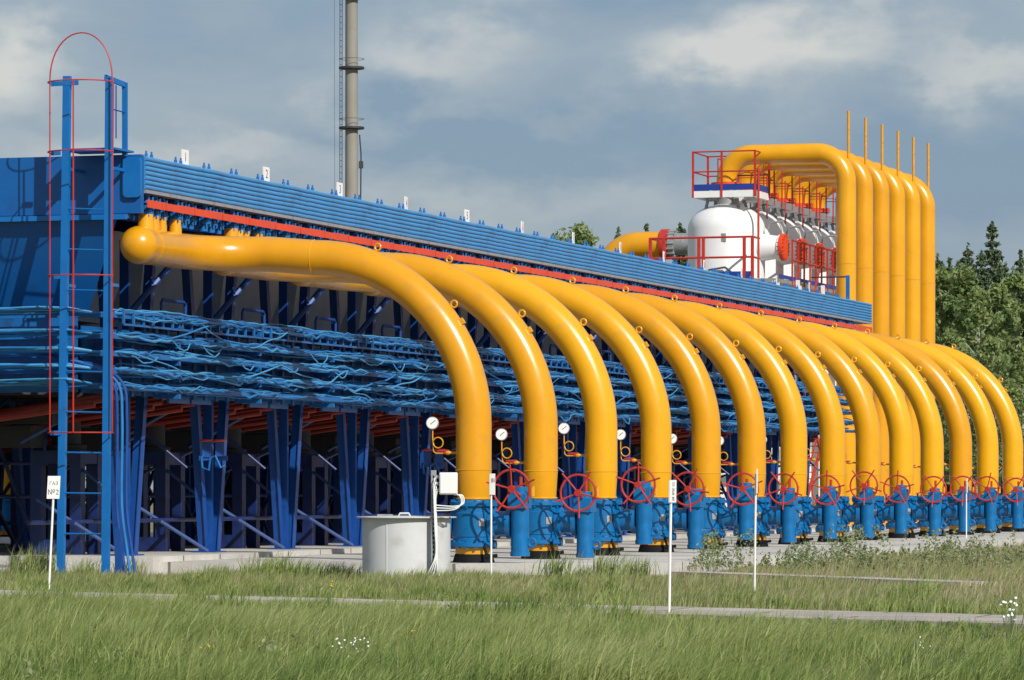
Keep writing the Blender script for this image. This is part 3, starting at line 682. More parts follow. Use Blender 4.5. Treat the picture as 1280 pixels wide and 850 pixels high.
# ------------------------------------------------------------------ marker posts
def marker(px, pyb, pyt, d, w, h, yaw, label, lines, zb=0.0, lean=0):
    b_ = at(px, pyb, d); b_.z = zb; top = at(px+lean, pyt, d)
    t = thing('marker_sign', b_, label, 'sign', 'white marker signs on thin posts in the grass')
    xd = (RGT*math.cos(yaw)+FWD*math.sin(yaw)).normalized(); up = (top-b_).normalized(); nrm = xd.cross(up).normalized()
    MB().tube([b_+Vector((0,0,-.2)), top-up*h*.2], .018, 8).build('post', M['signwhite'], t)
    c = top-up*h*.5-nrm*-.022
    bd = MB().obox(c, (xd, nrm, up), (w/2,.008,h/2)).build('board', M['signwhite'], t)
    for txt, u, sz in lines: text_mesh(txt, sz, M['ink'], bd, c+nrm*.0095+up*(u*h), xd, up)
    return t
marker(60,742,595,63.3,.20,.36,0,'white marker sign with two lines of lettering, leaning beside the caged ladder',[('ГАЗ', .17, .075),('№2',-.22,.115)], -.02, lean=8)
marker(614,726,592,72.0,.26,.38,R(70),'narrow edge-on white marker sign between the grey chamber and the nearest handwheel',[('№4',.15,.12)], 0)
marker(836,776,600,52.5,.20,.295,R(62),'white marker sign with two dark blocks of lettering on the tall post nearest the path',[('12\n34',.18,.075),('56\n78',-.22,.075)], -.12, lean=3)
marker(943,738,586,65.0,.22,.40,R(84),'thin edge-on white marker sign in front of the sixth yellow bent pipe',[], 0, lean=2)
marker(1208,671,598,118,.24,.42,R(80),'far thin white marker sign in the weeds at the right',[], .0)

# ------------------------------------------------------------------ separators and tall risers
RX = -13.05; RY = 90.9; PR = 3.35; VX = -18.3
def make_riser():
    t = thing('riser_pipe', (RX,RY,0), '', 'pipe', 'tall yellow riser pipes')
    zt = 15.95; r = .425; q = math.pi/2
    pts = [Vector((RX,RY,-.1)), Vector((RX,RY,zt-1.3))]
    pts += arc((RX-1.3,RY,zt-1.3),(1,0,0),(0,0,1),1.3,0,q,12)[1:]
    pts += arc((VX+1.1,RY,zt-1.1),(0,0,1),(-1,0,0),1.1,0,q,12)
    pts.append(Vector((VX,RY,14.62)))
    MB().tube(pts, r, 32).build('pipe_body', M['yellow'], t, 50)
    for z in (7.3,11.2): MB().ring((RX,RY,z),(0,0,1),r+.002,.012,32,5).build('weld_bead', M['yellow'], t)
    MB().cyl((RX+.10,RY,15.3),(RX+.10,RY,17.7),.062,n=10).build('vent_pipe', M['yellow_old'], t)
    MB().lathe((VX,RY,14.58),[(.45,0),(.66,.005),(.66,.19),(.45,.20)],28).build('flange', M['orange'], t)
    return t
rz = make_riser()
def make_vessel():
    t = thing('separator_vessel', (VX,RY,0), '', 'tank', 'white separator vessels with domed tops')
    r = 1.66; pr = [(r,-.1),(r,12.75)]
    for i in range(1,13): a = i/12*math.pi/2; pr.append((r*math.cos(a)**.9 if i < 12 else .02, 12.75+1.1*math.sin(a)))
    MB().lathe((VX,RY,0), pr, 48).build('shell', M['white'], t, 40)
    MB().lathe((VX,RY,0), [(.42,13.7),(.42,14.4),(.58,14.41),(.58,14.575)], 24).build('top_nozzle', M['galv'], t)
    mc = Vector((VX+2.05,RY-.2,11.95))
    MB().lathe(mc,[(.72,-1.0),(.60,-.5),(.53,.0),(.48,.35),(.54,.36),(.54,.44)],28,(1,-.06,0)).build('manway_neck', M['white'], t)
    mw = MB().lathe(mc+Vector((.45,-.027,0)),[(.58,0),(.58,.15),(.46,.17)],28,(1,-.06,0))
    for i in range(18): a = 2*math.pi*i/18; q = mc+Vector((.44,-.027,0))+Vector((0,math.cos(a)*.52,math.sin(a)*.50)); mw.cyl(q-Vector((.10,0,0)), q+Vector((.24,-.02,0)), .03, n=6)
    mw.build('manway_cover', M['orange'], t)
    MB().tube([mc+Vector((-.15,-.1,.75)), mc+Vector((-.05,-.1,1.05)), mc+Vector((.5,-.1,1.1)), mc+Vector((.62,-.1,.85))], .045, 8).build('davit', M['galv'], t)
    MB().box(VX+.2,VX+.4,RY-1.66,RY-1.60,12.15,12.5).build('nameplate', M['galv'], t)
    MB().tube([(VX-.6,RY-1.6,10.6),(VX-.3,RY-1.75,10.95),(VX+.4,RY-1.8,11.05),(VX+1.1,RY-1.75,10.5),(VX+1.4,RY-1.6,9.6)], .05, 8).build('cable_conduit', M['galv'], t)
    return t
vs0 = make_vessel()
def make_plat(first):
    z = 14.06; x0, x1, y0, y1 = (VX-1.12, VX+1.60, RY-1.35, RY+1.15) if first else (VX-1.0, VX+1.05, RY-.95, RY+.95)
    t = thing('top_platform', (VX,RY,z), '', 'platform', 'railed platforms on top of the white vessels')
    d_ = MB().box(x0,x1,y0,y0+.12,z,z+.28).box(x0,x1,y1-.12,y1,z,z+.28).box(x0,x0+.12,y0+.13,y1-.13,z,z+.28).box(x1-.12,x1,y0+.13,y1-.13,z,z+.28); d_.box(x0+.12,VX-.75,y0+.12,y1-.12,z+.20,z+.25).box(VX+.75,x1-.12,y0+.12,y1-.12,z+.2,z+.25); d_.build('deck', M['white' if first else 'galv'], t)
    if first:
     tb = MB().box(x0+.02,x1-.02,y0-.02,y0-.003,z+.30,z+.56).box(x1+.003,x1+.02,y0,y1,z+.30,z+.56).box(x0-.02,x0-.003,y0,y1,z+.30,z+.56); tb.build('toe_board', M['toe'], t)
    rl = MB()
    for zz in (1.1, 1.95):
        for a, b_ in (((x0,y0),(x1,y0)),((x1,y0),(x1,y1)),((x0,y0),(x0,y1)),((x0,y1),(x1,y1))): rl.cyl((*a,z+zz),(*b_,z+zz),.034 if first else .02,n=6)
    rl.build('rail', M['red'], t)
    for (x, y) in ((x0,y0),((x0+x1)/2-.1,y0),(x1,y0),(x1,y1),(x0,y1)):
        pw = .042 if first else .026; MB().box(x-pw,x+pw,y-pw,y+pw,z,z+1.98).build('post', M['red'], t)
    for i in range(4):
        a = R(45+90*i); MB().bar((VX+.9*math.cos(a),RY+.9*math.sin(a),z),(VX+1.1*math.cos(a),RY+1.1*math.sin(a),13.3),.10,.10).build('support', M['galv'], t)
    MB().cyl((x1+.1,y0+.2,10.6),(x1+.1,y0+.2,z+1.2),.05 if first else .035,n=8).build('corner_column', M['red'], t)
    return t
pl0 = make_plat(True); pl1 = make_plat(False); pl1.location.y += PR
ND = ['nearest','second','third','fourth','fifth','farthest']
for k in range(6):
    a = rz if k == 0 else dup(rz, (0,PR*k,0)); a['label'] = f'{ND[k]} of six tall yellow riser pipes with thin vents on top'
    a = vs0 if k == 0 else dup(vs0, (0,PR*k,0)); a['label'] = f'{ND[k]} white domed separator vessel of the row left of the tall yellow risers'
    a = pl0 if k == 0 else pl1 if k == 1 else dup(pl1, (0,PR*(k-1),0)); a['label'] = f'red railed platform on top of the {ND[k]} white domed vessel'
# lower deck
z = 10.35; t = thing('lower_platform', (VX,RY-2.2,z), 'long railed lower platform with blue toe board round the white vessels', 'platform')
x0, x1, x2 = VX-2.55, VX+1.9, VX+2.9; y0, y1, y2 = RY-3.0, RY-1.75, RY+PR*6
MB().box(x0,x1,y0,y1,z,z+.18).box(x1-.6+.62,x2,y0+.6,y2,z-.004,z+.17).build('deck', M['galv'], t)
MB().box(x0+.05,x1-.05,y0-.03,y0-.004,z+.18,z+.45).box(x2+.004,x2+.03,y0+.6,y2,z+.18,z+.34).build('toe_board', M['toe'], t)
rl = MB()
for zz in (1.05,1.9):
    rl.cyl((x0,y0,z+zz),(x1,y0,z+zz),.05,n=6); rl.cyl((x0,y0,z+zz),(x0,y1,z+zz),.05,n=6); rl.cyl((x2,y0+3,z+zz),(x2,y2,z+zz),.05,n=6); rl.cyl((x1,y0,z+zz),(x1,y0+1.2,z+zz),.05,n=6)
rl.build('rail', M['red'], t)
for x in (x0, x0+.6, (x0+x1)/2-.1, (x0+x1)/2+.1, x1-.35, x1): MB().box(x-.06,x+.06,y0-.06,y0+.06,z-.4,z+1.92).build('post', M['red'], t)
yy = y0+3
while yy < y2: MB().box(x2-.035,x2+.035,yy-.035,yy+.035,z,z+1.92).build('post', M['red'], t); yy += 1.1
for x in (x1-.1, x2-.1):
    yy = y0+.7
    while yy < y2: MB().box(x-.09,x+.09,yy-.09,yy+.09,0,z-.005).build('column', M['white'], t); yy += 4.2
bsm = MB()
for i in range(12):
    q = y0+.9+i*1.7; bsm.bar((x1+.05,q,z-.35),(x2+.2,q,z-.35),.08,.16)
bsm.build('bracket', M['white'], t)
# red stair by the vessels, seen between the bent pipes
t = thing('stair_tower', (VX+4.2,RY-4,0), 'red and white steel stair below the white vessels, seen between the yellow pipes', 'stairs')
sx = VX+4.2
for x in (sx-.5, sx+.5):
    for y in (RY-6.5, RY-2.0): MB().box(x-.07,x+.07,y-.07,y+.07,0,10.2).build('post', M['white'], t)
for q in range(3):
    a = (RY-6.2, q*3.3) if q%2 == 0 else (RY-2.2, q*3.3); b_ = (RY-2.2,(q+1)*3.3) if q%2 == 0 else (RY-6.2,(q+1)*3.3)
    fl = MB()
    for x in (sx-.45, sx+.45):
        fl.bar((x,a[0],a[1]),(x,b_[0],b_[1]),.06,.25); fl.bar((x,a[0],a[1]+1),(x,b_[0],b_[1]+1),.05,.05)
    for s_ in range(12): u = (s_+.5)/12; fl.box(sx-.42,sx+.42,a[0]+(b_[0]-a[0])*u-.13,a[0]+(b_[0]-a[0])*u+.13,a[1]+3.3*u-.02,a[1]+3.3*u+.02)
    fl.build('flight', M['red'], t)
t = thing('handrail_post', (XF-.6,YE-.9,ZT), 'small blue handrail post on the far end of the bank before the yellow risers', 'post')
MB().box(XF-.66,XF-.54,YE-.96,YE-.84,ZT-.1,ZT+.95).build('post', M['blue'], t); MB().cyl((XF-.6,YE-.9,ZT+.9),(XF-1.9,YE-.9,ZT+.9),.03,n=6).build('rail', M['darkgrey'], t)

# big inlet elbow left of the vessels
p = at(800,306,184); t = thing('inlet_pipe', (p.x,p.y,0), 'thick yellow inlet pipe with rounded elbow left of the white vessels', 'pipe')
zc = p.z; xe = p.x-.1; r = .60
pts = [Vector((xe-1.5,p.y,0)), Vector((xe-1.5,p.y,zc-1.5))]+arc((xe,p.y,zc-1.5),(-1,0,0),(0,0,1),1.5,0,math.pi/2,12)[1:]+[Vector((xe+1.15,p.y,zc))]
MB().tube(pts, r, 28).build('pipe_body', M['yellow'], t, 50)
MB().lathe((xe+1.15,p.y,zc),[(.70,0),(.70,.35),(.55,.36)],24,(1,0,0)).build('flange', M['red'], t)
jt = MB()
jt.lathe((xe+1.5,p.y,zc),[(.58,0),(.62,.05),(.62,.3),(.5,.32),(.5,1.8)],24,(1,0,0))
for i in range(16): a = 2*math.pi*i/16; jt.cyl((xe+1.45,p.y+.62*math.cos(a),zc+.62*math.sin(a)),(xe+1.86,p.y+.62*math.cos(a),zc+.62*math.sin(a)),.05,n=6)
jt.build('joint', M['galv'], t)

# ------------------------------------------------------------------ chimney
d = 400.0; pc = gp((439.5-640)/FPX*d, d, 0)
t = thing('chimney', pc, 'tall slender beige chimney with dark ring platforms rising behind the bank', 'chimney')
MB().lathe(pc, [(.78,0),(.64,34),(.62,62)], 32).build('shaft', M['stack'], t)
for py in (160, 85, -3):
    z = EYE+(610-py)*d/FPX
    rg = MB().lathe(pc, [(.62,z-.18),(1.28,z-.10),(1.28,z+.10),(.62,z+.12)], 28); rg.build('ring_platform', M['darkgrey'], t)
    MB().ring(pc+Vector((0,0,z+.9)), (0,0,1), 1.25, .025, 28, 5).build('ring_rail', M['darkgrey'], t)
for off in (-.98,-1.2):
    MB().cyl(pc+RGT*off+FWD*-.1, pc+RGT*(off+.05)+FWD*-.1+Vector((0,0,62)), .04, n=6).build('ladder_rail', M['darkgrey'], t)
rg = MB(); z = 20
while z < 62: rg.cyl(pc+RGT*-.97+FWD*-.1+Vector((0,0,z)), pc+RGT*-1.18+FWD*-.1+Vector((0,0,z)), .03, n=5); z += .6
rg.build('rungs', M['darkgrey'], t)
MB().cyl(pc+RGT*-1.62, pc+RGT*-1.75+Vector((0,0,62)), .018, n=5).build('guy_wire', M['darkgrey'], t)
MB().tube([pc+RGT*.82+FWD*-.1+Vector((0,0,20)), pc+RGT*.95+FWD*-.1+Vector((0,0,35)), pc+RGT*.8+FWD*-.1+Vector((0,0,37))], .08, 6).build('conduit', M['darkgrey'], t)
MB().obox(pc+RGT*.95+FWD*-.1+Vector((0,0,34)), (RGT,FWD,Vector((0,0,1))), (.22,.2,.35)).build('lamp_box', M['darkgrey'], t)

# ------------------------------------------------------------------ vegetation helpers
def np_mesh(name, V, F4=None, F3=None, tone=None, mat=None):
    me = bpy.data.meshes.new(name)
    n4 = 0 if F4 is None else len(F4); n3 = 0 if F3 is None else len(F3)
    me.vertices.add(len(V)); me.vertices.foreach_set('co', V.astype(np.float32).ravel())
    li = []; 
    if n4: li.append(F4.ravel())
    if n3: li.append(F3.ravel())
    li = np.concatenate(li).astype(np.int32)
    me.loops.add(len(li)); me.loops.foreach_set('vertex_index', li)
    me.polygons.add(n4+n3)
    st = np.concatenate([np.arange(n4)*4, n4*4+np.arange(n3)*3]).astype(np.int32)
    me.polygons.foreach_set('loop_start', st)
    if tone is not None:
        a = me.attributes.new('tone', 'FLOAT', 'POINT'); a.data.foreach_set('value', tone.astype(np.float32))
    me.update(calc_edges=True); me.validate()
    me.materials.append(mat); return me
def blades(x, y, h, w, lean, az, tone0, zfun, bend=1.0):
    n = len(x); z = zfun(x, y)
    fa = rng.uniform(0, 2*np.pi, n); sx = np.cos(fa)*w; sy = np.sin(fa)*w
    lx = np.cos(az)*lean*h; ly = np.sin(az)*lean*h
    V = np.empty((n,5,3)); 
    V[:,0] = np.stack([x-sx, y-sy, z-.03],-1); V[:,1] = np.stack([x+sx, y+sy, z-.03],-1)
    mx, my = x+lx*.38, y+ly*.38; mz = z+h*.58
    V[:,2] = np.stack([mx+sx*.75, my+sy*.75, mz],-1); V[:,3] = np.stack([mx-sx*.75, my-sy*.75, mz],-1)
    V[:,4] = np.stack([x+lx, y+ly, z+h*(1-.25*np.minimum(lean,1)**2*bend)],-1)
    b = np.arange(n)[:,None]*5
    F4 = b+np.array([[0,1,2,3]]); F3 = b+np.array([[3,2,4]])
    return V.reshape(-1,3), F4, F3, np.repeat(tone0, 5)
def noise2(x, y, s, seed):
    r = np.random.default_rng(seed); o = np.zeros_like(x)
    for i in range(6):
        a = r.uniform(0, 2*np.pi); f = s*r.uniform(.5, 1.8); o += np.sin((x*np.cos(a)+y*np.sin(a))*f+r.uniform(0, 6.28))
    return o/6
def in_slab(x, y):
    return ((x > -6.25) & (x < SX1+.02) & (y > SY0-.02) & (y < SY1)) | ((x > SX0) & (x < -6.15) & (y > SY0-.40) & (y < SY1))
def sample_rd(n, d0, d1, margin=3.0, slope=.135):
    u = rng.uniform(0, 1, n); d = np.sqrt(d0*d0+(d1*d1-d0*d0)*u); hw = slope*d+margin
    r = rng.uniform(-1, 1, n)*hw; return r, d
def rd_xy(r, d): return CAM.x+r*RGT.x+d*FWD.x, CAM.y+r*RGT.y+d*FWD.y
wind = math.atan2(RGT.y, RGT.x)
def chamber_mask(r, d): return (r-(508-640)/FPX*73)**2+(d-73.0)**2 < .83**2
KAr = KA
def kerb_s(r, d): return (r-KA[0])*KN[0]+(d-KA[1])*KN[1], (r-KA[0])*KD[0]+(d-KA[1])*KD[1]
# foreground meadow
r, d = sample_rd(430000, 36, 64)
s = path_s(r, d); keep = s < -1.45+.42*rng.standard_normal(len(s)); r, d, s = r[keep], d[keep], s[keep]
x, y = rd_xy(r, d); cl = noise2(x, y, 1.3, 5); cl2 = noise2(x, y, .45, 6)
h = rng.uniform(.20, .52, len(x))*(1+.75*cl+.6*cl2)
near = np.clip((-s-1.95)/2.1, 0, 1); h *= (.24+.76*near)*.92*np.where((r > .8) & (s > -4.2), .55, 1)
h *= np.where(rng.uniform(0,1,len(h)) < .06, 1.45, 1)
V, F4, F3, tn = blades(x, y, np.clip(h,.06,.8), rng.uniform(.004,.0095,len(x)), np.abs(rng.normal(.55,.25,len(x))), wind+rng.normal(0,.75,len(x))+.25*cl2, np.clip(.44+.38*cl2+.25*cl+.24*rng.standard_normal(len(x)),0,1), ground_h)
o = bpy.data.objects.new('meadow_grass', np_mesh('meadow_grass', V, F4, F3, tn, M['grass'])); C.objects.link(o); tag(o, 'windswept green meadow grass filling the foreground', 'grass', kind='stuff')
# verge between path and slab, then the bed on the right
r, d = sample_rd(330000, 46, 118, 2.5)
s = path_s(r, d); x, y = rd_xy(r, d)
cl = noise2(x, y, 1.1, 15); cl2 = noise2(x, y, .4, 16)
keep = (s > 1.0+.42*rng.standard_normal(len(s))) & ~in_slab(x, y) & ~chamber_mask(r, d)
ks, kt = kerb_s(r, d); onk = (ks < .42) & (ks > -.85) & (kt > 0) & (kt < KL); keep &= ~onk
keep &= rng.uniform(0,1,len(r)) < np.clip(.72+.5*cl+.3*cl2, .15, 1)
r, d, s, x, y, cl, cl2 = [a[keep] for a in (r, d, s, x, y, cl, cl2)]
h = rng.uniform(.07, .24, len(x))*(1+.55*cl+.35*cl2); edge = np.clip((s-.9)/1.6, 0, 1); h *= .4+.6*edge
h *= np.where((np.abs(ks[keep]) < 3.2) & (ks[keep] < 0), .75, 1)
h *= np.where(x < SX1+1, np.clip(.45+.6*np.clip((SY0-y-.3)/4,0,1), .4, 1.1), 1.0)
V, F4, F3, tn = blades(x, y, np.clip(h,.05,.75), rng.uniform(.004,.010,len(x)), np.abs(rng.normal(.5,.25,len(x))), wind+rng.normal(0,.8,len(x)), np.clip(.42+.22*cl2+.25*rng.standard_normal(len(x))+.10*np.clip(r/8,-1,1),0,1), ground_h)
o = bpy.data.objects.new('verge_grass', np_mesh('verge_grass', V, F4, F3, tn, M['verge'])); C.objects.link(o); tag(o, 'shorter drier grass between the path and the concrete slab', 'grass', kind='stuff')
# tall tufts along the slab edge
tx = []
tg = np.random.default_rng(44)
tuft = [(330,722,74.5,.55),(345,722,75,.6),(318,720,74,.5),(362,722,75,.42),(386,722,75,.42),(412,724,74,.38),(430,724,73.5,.34),(692,722,75.5,.55),(757,722,75.5,.58),(795,724,75.8,.42),(730,724,75,.28),(270,722,76,.3),(160,716,77.5,.42),(105,712,77,.4),(30,700,78,.62),(55,705,78,.7),(705,750,62,.42),(765,752,61,.5),(260,735,66,.45),(235,735,66,.4),(1150,752,58,.5),(1125,750,59,.4),(640,735,70,.3),(600,730,71.5,.3),(470,729,71.9,.25),(520,730,71.9,.3),(555,729,71.9,.28)]
tuft = list(tuft)
for i in range(95):
    px = tg.uniform(0, 800) if i < 75 else tg.uniform(800, 1280)
    t_ = np.linalg.norm  # distance of the path's near edge along this sight line
    k_ = (px-640)/FPX; dn = (PA[1]*PN[1]+PA[0]*PN[0]-tg.uniform(1.85, 2.9))/(k_*PN[0]+PN[1])
    tuft.append((px, 0, dn, tg.uniform(.16,.40) if px < 800 else tg.uniform(.10,.18)))
for i in range(70):
    px = tg.uniform(-20, 1300); k_ = (px-640)/FPX; dn = (PA[1]*PN[1]+PA[0]*PN[0]+tg.uniform(1.3, 5.5))/(k_*PN[0]+PN[1])
    tuft.append((px, 0, dn, tg.uniform(.12,.30)))
for i in range(190):
    dd = math.sqrt(tg.uniform(38**2, 56**2)); px = tg.uniform(-40, 1320)
    if path_s((px-640)/FPX*dd, dd) < -3.2: tuft.append((px, 0, dd, tg.uniform(.35,.62)))
for (px, py, dd, hh) in tuft:
    n = 130; rr = (px-640)/FPX*dd+rng.normal(0,.16,n); d2 = dd+rng.normal(0,.16,n); x_, y_ = rd_xy(rr, d2)
    tx.append((x_, y_, hh*rng.uniform(.5,1.15,n)))
x = np.concatenate([a[0] for a in tx]); y = np.concatenate([a[1] for a in tx]); h = np.concatenate([a[2] for a in tx])
ok = ~in_slab(x, y) & ~chamber_mask(*xy_to_rd(x, y)); x, y, h = x[ok], y[ok], h[ok]
V, F4, F3, tn = blades(x, y, h, rng.uniform(.006,.012,len(x)), np.abs(rng.normal(.4,.25,len(x))), wind+rng.normal(0,1.2,len(x)), np.clip(.40+.35*noise2(x,y,2.2,61)+.25*rng.standard_normal(len(x)),0,1), ground_h)
o = bpy.data.objects.new('tall_grass', np_mesh('tall_grass', V, F4, F3, tn, M['grass'])); C.objects.link(o); tag(o, 'taller grass tufts along the slab edge and the path', 'grass', kind='stuff')
# seed stalks
r, d = sample_rd(26000, 38, 112, 2.5); s = path_s(r, d); x, y = rd_xy(r, d); cl = noise2(x, y, .5, 33)
pr_ = np.where(s < -1.2, .45, .9)*np.clip(.5+cl+.25*np.clip(r/6,-1,1), 0, 1)
keep = (np.abs(s+.2) > 1.55) & ~in_slab(x, y) & ~chamber_mask(r, d) & (rng.uniform(0,1,len(r)) < pr_); x, y, r, s = x[keep], y[keep], r[keep], s[keep]
h = rng.uniform(.30,.62,len(x))*np.where(s < 0, .9, .62)*np.clip(np.abs(s)-1.2, .3, 1)*np.where((s > 0) & (x < SX1+1), .65, 1)
V, F4, F3, tn = blades(x, y, h, rng.uniform(.0025,.0055,len(x)), np.abs(rng.normal(.35,.15,len(x))), wind+rng.normal(0,.6,len(x)), rng.uniform(0,1,len(x)), ground_h)
o = bpy.data.objects.new('seed_stalks', np_mesh('seed_stalks', V, F4, F3, tn, M['straw'])); C.objects.link(o); tag(o, 'thin straw coloured seed stalks standing above the grass', 'grass', kind='stuff')

def leaf_quads(P_, size, tone, flat=.0):
    n = len(P_); a = rng.normal(size=(n,3)); a /= np.linalg.norm(a,axis=1,keepdims=True)
    b = rng.normal(size=(n,3)); b -= a*(a*b).sum(1,keepdims=True); b /= np.linalg.norm(b,axis=1,keepdims=True)
    if flat: a[:,2] *= (1-flat)
    sz = (size*rng.uniform(.6,1.3,n))[:,None]
    V = np.stack([P_-a*sz, P_+b*sz*.55, P_+a*sz, P_-b*sz*.55], 1).reshape(-1,3)
    F = np.arange(n)[:,None]*4+np.array([[0,1,2,3]]); return V, F, np.repeat(tone,4)
# weeds on the right-hand bed (too many to count)
Vs=[];Fs=[];Ts=[];o_=0
spots = []
for i in range(420):
    px = 858+430*rng.uniform()**.9; dd = rng.uniform(79, 108)
    spots.append(((px-640)/FPX*dd, dd, rng.uniform(.08,.30)))
for i in range(26): spots.append(((884-640)/FPX*82+rng.normal(0,.35), 81.5+rng.normal(0,.8), rng.uniform(.25,.95)))
for i in range(26): spots.append(((1010-640)/FPX*84+rng.normal(0,.35), 84+rng.normal(0,.8), rng.uniform(.3,.6)))
for i in range(30): spots.append(((1190-640)/FPX*86+rng.normal(0,.5), 86+rng.normal(0,1.0), rng.uniform(.4,.85)))
for i in range(26): spots.append(((1060-640)/FPX*92+rng.normal(0,.35), 92+rng.normal(0,.8), rng.uniform(.4,.85)))
for rr, dd, hh in spots:
    x_, y_ = rd_xy(rr, dd); ks, kt = kerb_s(rr, dd)
    if bool(in_slab(np.array([x_]), np.array([y_]))[0]) or (-.7 < ks < .5 and 0 < kt < KL): continue
    n = int(20+45*hh); u = rng.uniform(.08,1,n)**.8; sp = hh*.22*(1.15-u)
    Pn = np.stack([x_+rng.normal(0,1,n)*sp+.1*u*hh*RGT.x, y_+rng.normal(0,1,n)*sp, u*hh],-1)
    V_, F_, T_ = leaf_quads(Pn, .034, np.clip(rng.normal(rng.uniform(.25,.7),.15,n),0,1)); Vs.append(V_); Fs.append(F_+o_); Ts.append(T_); o_ += len(V_)
o = bpy.data.objects.new('weeds', np_mesh('weeds', np.concatenate(Vs), np.concatenate(Fs), None, np.concatenate(Ts), M['weed'])); C.objects.link(o); tag(o, 'leafy weeds on the ground right of the concrete slab', 'weeds', kind='stuff')

Vs=[];Fs=[];Ts=[];o_=0
wg = np.random.default_rng(77)
for i in range(260):
    dd = math.sqrt(wg.uniform(38**2, 58**2)); rr = wg.uniform(-.14,.14)*dd
    if path_s(rr, dd) > -2.0: continue
    x_, y_ = rd_xy(rr, dd); z_ = float(ground_h(np.array([x_]), np.array([y_]))[0]); hh = wg.uniform(.18,.42); n = int(wg.uniform(10,34)); u = wg.uniform(.25,1,n)
    Pn = np.stack([x_+wg.normal(0,.09,n), y_+wg.normal(0,.09,n), z_+u*hh],-1)
    V_, F_, T_ = leaf_quads(Pn, wg.uniform(.02,.045), np.clip(wg.normal(wg.uniform(.1,.9),.12,n),0,1)); Vs.append(V_); Fs.append(F_+o_); Ts.append(T_); o_ += len(V_)
o = bpy.data.objects.new('meadow_weeds', np_mesh('meadow_weeds', np.concatenate(Vs), np.concatenate(Fs), None, np.concatenate(Ts), M['weed'])); C.objects.link(o); tag(o, 'small broad leaved weeds scattered through the meadow grass', 'weeds', kind='stuff')

# flowers
def flower(name, px, py, d, n, spread, mat, label, cat, hgt, grp, size=.022):
    b_ = at(px, py, d); zg = float(ground_h(np.array([b_.x]), np.array([b_.y]))[0]); b_.z = zg
    t = thing(name, b_, label, cat, grp); st = MB(); fr = random.Random(px)
    for i in range(n):
        h = hgt*fr.uniform(.55,1.12); off = RGT*fr.gauss(0,spread)+FWD*fr.gauss(0,spread); tp = b_+off*1.0+Vector((0,0,h))
        st.tube([b_+off*.4, b_+off*.7+Vector((0,0,h*.5)), tp], .004, 4)
        ax = Vector((fr.gauss(0,.4), -1+fr.gauss(0,.4), 1.0+fr.gauss(0,.4)))
        MB().lathe(tp, [(size*.4,-.004),(size,.0),(size*.9,.006),(.004,.010)], 8, ax).build('flower_head', mat, t)
    st.build('stem', M['weed'], t)
fl = [(440,832,41.5,34,.11,.40),(1262,790,48.5,16,.10,.42)]
flower('daisy_clump',440,838,41.5,30,.10,M['petal'],'clump of small white daisies in the meadow left of centre','flowers',.42,'white flower clumps',.012)
flower('daisy_clump',1264,800,47.5,16,.10,M['petal'],'clump of larger white daisies in the grass at the right edge','flowers',.5,'white flower clumps',.019)
flower('daisy_clump',1145,838,42.5,9,.10,M['petal'],'sparse white daisies in the meadow near the lower right corner','flowers',.40,'white flower clumps',.011)
yl_ = [(68,785,49,'left of the leaning marker sign post foot'),(201,776,51,'below the caged ladder'),(244,728,67,'on the verge right of the caged ladder'),(410,782,49.5,'in the meadow below the grey chamber, the brightest one'),(415,748,61.5,'beside the path left of the grey chamber'),(252,834,42,'near the lower left corner'),(510,812,45.5,'right of the white daisies')]
for px, py, dd, w_ in yl_: flower('yellow_flower',px,py,dd,5 if px != 410 else 9,.045,M['ypetal'],'small yellow wildflowers '+w_,'flowers',.40 if dd < 56 else .3,'yellow wildflowers',.013)

# ------------------------------------------------------------------ trees
def birch(seed, H, Wd, mat='birch', bark='birchbark', dens=1.0):
    g = np.random.default_rng(seed); cl = []
    ncl = int(105*dens)
    for i in range(ncl):
        u = g.uniform(.10,1); rad = Wd*(math.sin(math.pi*min(1,(u*.86+.14))**.8)**.75)*math.sqrt(g.uniform(.15,1)); a = g.uniform(0,6.28)
        cl.append((rad*math.cos(a), rad*math.sin(a), H*(.16+.84*u), g.uniform(.35,1.0)*Wd*.27, g.uniform(.15,.85)))
    cl.append((0,0,H*.97,Wd*.2,.5)); Pn=[];T=[]
    for cx,cy,cz,cr,tn in cl:
        n = int(85*(cr/(Wd*.3))); q = g.normal(size=(n,3)); q /= np.linalg.norm(q,axis=1,keepdims=True); q *= (g.uniform(.1,1,n)**.5)[:,None]*cr
        q[:,2] *= .8; q[:,2] -= .25*(q[:,0]**2+q[:,1]**2)/cr; Pn.append(q+np.array([cx,cy,cz])); T.append(np.clip(g.normal(tn,.14,n),0,1))
    V,F,tn = leaf_quads(np.concatenate(Pn), .21, np.concatenate(T)); cm = np_mesh('crown', V, F, None, tn, M[mat])
    tr = MB(); pts = [Vector((.15*math.sin(i*1.3+seed)*i/6, .15*math.cos(i*1.7+seed)*i/6, H*.9*i/8)) for i in range(9)]
    tr.tube(pts, [.20*(1-i/9.5) for i in range(9)], 8)
    for cx,cy,cz,cr,_ in cl[:22]: b_ = max(.1*H,cz-.55*math.hypot(cx,cy)-1); tr.tube([(0,0,b_),(cx*.55,cy*.55,(b_+cz)/2+.2),(cx,cy,cz)],[.06,.035,.012],5)
    return cm, tr, M[bark]
